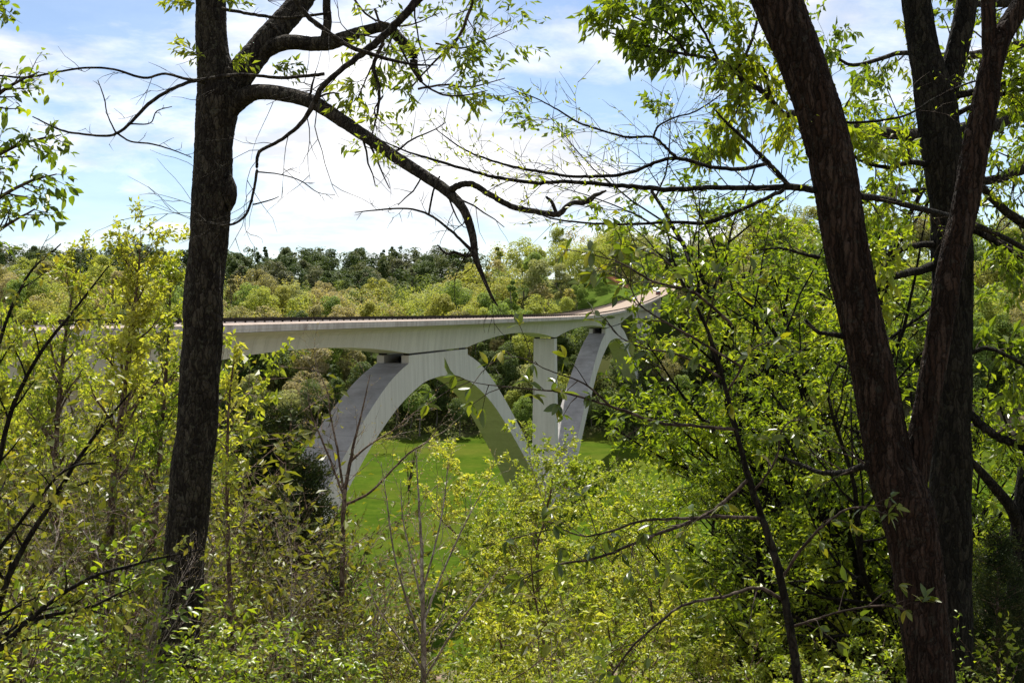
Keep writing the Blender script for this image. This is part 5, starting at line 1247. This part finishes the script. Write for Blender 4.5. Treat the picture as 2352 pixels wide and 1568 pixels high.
# ------------------------------------------------------------------ vehicles on the road
def paint(name, c, rough=0.25, metal=0.0):
    m, nt, out = new_mat(name); b = principled(nt, out, c, rough, None, spec=0.6, metal=metal); b.inputs['Coat Weight'].default_value = 0.6; M[name] = m
paint('paint_white', (0.78, 0.78, 0.77)); paint('paint_red', (0.12, 0.018, 0.022)); paint('paint_silver', (0.55, 0.56, 0.58), 0.3, 0.5)
m, nt, out = new_mat('car_glass'); principled(nt, out, (0.025, 0.03, 0.035), 0.06, None, spec=0.7); M['car_glass'] = m
m, nt, out = new_mat('tyre'); principled(nt, out, (0.02, 0.02, 0.02), 0.8); M['tyre'] = m
m, nt, out = new_mat('rim'); principled(nt, out, (0.5, 0.5, 0.52), 0.35, metal=0.8); M['rim'] = m
m, nt, out = new_mat('lamp_clear'); principled(nt, out, (0.7, 0.7, 0.68), 0.15, spec=0.7); M['lamp_clear'] = m
m, nt, out = new_mat('lamp_red'); principled(nt, out, (0.35, 0.02, 0.015), 0.2, spec=0.6); M['lamp_red'] = m
def car(label, s, off, heading, mat, suv=False):
    z = float(deck_z(s)) - 0.33
    sl = (float(deck_z(s + 3)) - float(deck_z(s - 3))) / 6.0
    t = thing('car', label, 'car', B(s, off, z), 'cars on the bridge road')
    ang = math.pi / 2 - TH + (0 if heading > 0 else math.pi)
    t.rotation_euler = (0, -math.atan(sl) * heading, ang)
    H = 1.75 if suv else 1.45; bl_ = 0.95 if suv else 0.88
    # hull: cross-sections along the car
    prof = [(-2.25, 0.42, 0.70, 0.70), (-2.18, 0.30, bl_ - 0.06, 0.82), (-1.6, 0.24, bl_, 0.89), (-0.3, 0.22, bl_ + 0.02, 0.90), (0.9, 0.22, bl_, 0.90), (1.7, 0.26, bl_ - 0.10, 0.87), (2.15, 0.30, bl_ - 0.22, 0.78), (2.28, 0.42, 0.58, 0.64)]
    g = Geo(); rows = []
    for x, z0, z1, w in prof: rows.append([(x, -w * 0.92, z0), (x, -w, z0 + 0.14), (x, -w, z1 - 0.16), (x, -w * 0.90, z1), (x, w * 0.90, z1), (x, w, z1 - 0.16), (x, w, z0 + 0.14), (x, w * 0.92, z0)])
    loft(g, rows, True)
    for e in (0, -1): g.add(rows[e], [(0, 1, 6, 7), (1, 2, 5, 6), (2, 3, 4, 5)])
    body = link('body', g.mesh('body', M[mat]), t)
    rear = -2.1 if suv else -1.75
    g = Geo(); rows = [[(x, -w, zz), (x, w, zz)] for x, w, zz in ((rear, 0.76, bl_ - 0.03), (rear + 0.35, 0.66, H - 0.08), (rear + 0.7, 0.64, H), (0.1, 0.64, H), (0.35, 0.65, H - 0.06), (1.15, 0.74, bl_ - 0.05))]
    loft(g, rows); link('roof', g.mesh('roof', M[mat]), t)
    for sg in (-1, 1):
        g = Geo(); g.add([(rear + 0.08, sg * 0.775, bl_), (1.0, sg * 0.765, bl_), (0.38, sg * 0.672, H - 0.10), (rear + 0.42, sg * 0.675, H - 0.10)], [(0, 1, 2, 3)])
        link('side_window', g.mesh('side_window', M['car_glass'], False), t)
        g = Geo(); boxes(g, (0.8, sg * 0.96 - 0.08, bl_), (0.95, sg * 0.96 + 0.08, bl_ + 0.14)); link('mirror', g.mesh('mirror', M[mat], False), t)
        g = Geo(); boxes(g, (2.16, sg * 0.52 - 0.16, 0.58), (2.29, sg * 0.52 + 0.16, 0.70)); link('headlight', g.mesh('headlight', M['lamp_clear'], False), t)
        g = Geo(); boxes(g, (-2.27, sg * 0.62 - 0.11, 0.60), (-2.16, sg * 0.62 + 0.11, 0.80)); link('tail_light', g.mesh('tail_light', M['lamp_red'], False), t)
        for xw in (-1.35, 1.4):
            g = Geo(); a = np.linspace(0, 2 * np.pi, 18, endpoint=False)
            loft(g, [[(xw + r_ * math.cos(q), sg * y_, 0.33 + r_ * math.sin(q)) for q in a] for y_, r_ in ((0.70, 0.20), (0.70, 0.33), (0.92, 0.33), (0.925, 0.22))], True)
            wh = link('wheel', g.mesh('tyre', M['tyre']), t)
            g = Geo(); loft(g, [[(xw + r_ * math.cos(q), sg * y_, 0.33 + r_ * math.sin(q)) for q in a] for y_, r_ in ((0.915, 0.215), (0.90, 0.12), (0.91, 0.01))], True)
            link('rim', g.mesh('rim', M['rim']), wh)
    for nm, pts in (('windscreen', ((1.10, 0.70, bl_ + 0.0), (0.42, 0.62, H - 0.09))), ('rear_window', ((rear + 0.06, 0.70, bl_ + 0.05), (rear + 0.33, 0.62, H - 0.11)))):
        (x0, w0, z0), (x1, w1, z1) = pts; dx = 0.02 if nm == 'windscreen' else -0.02
        g = Geo(); g.add([(x0 + dx, -w0, z0 + 0.02), (x0 + dx, w0, z0 + 0.02), (x1 + dx, w1, z1 + 0.02), (x1 + dx, -w1, z1 + 0.02)], [(0, 1, 2, 3)])
        link(nm, g.mesh(nm, M['car_glass'], False), t)
    return t
car('white car coming down the road onto the bridge', 431, 8.3, -1, 'paint_white')
car('dark red boxy car climbing away in the near lane', 466, 3.4, 1, 'paint_red', True)
car('silver car farther up the road beyond the dark red one', 497, 8.3, -1, 'paint_silver')
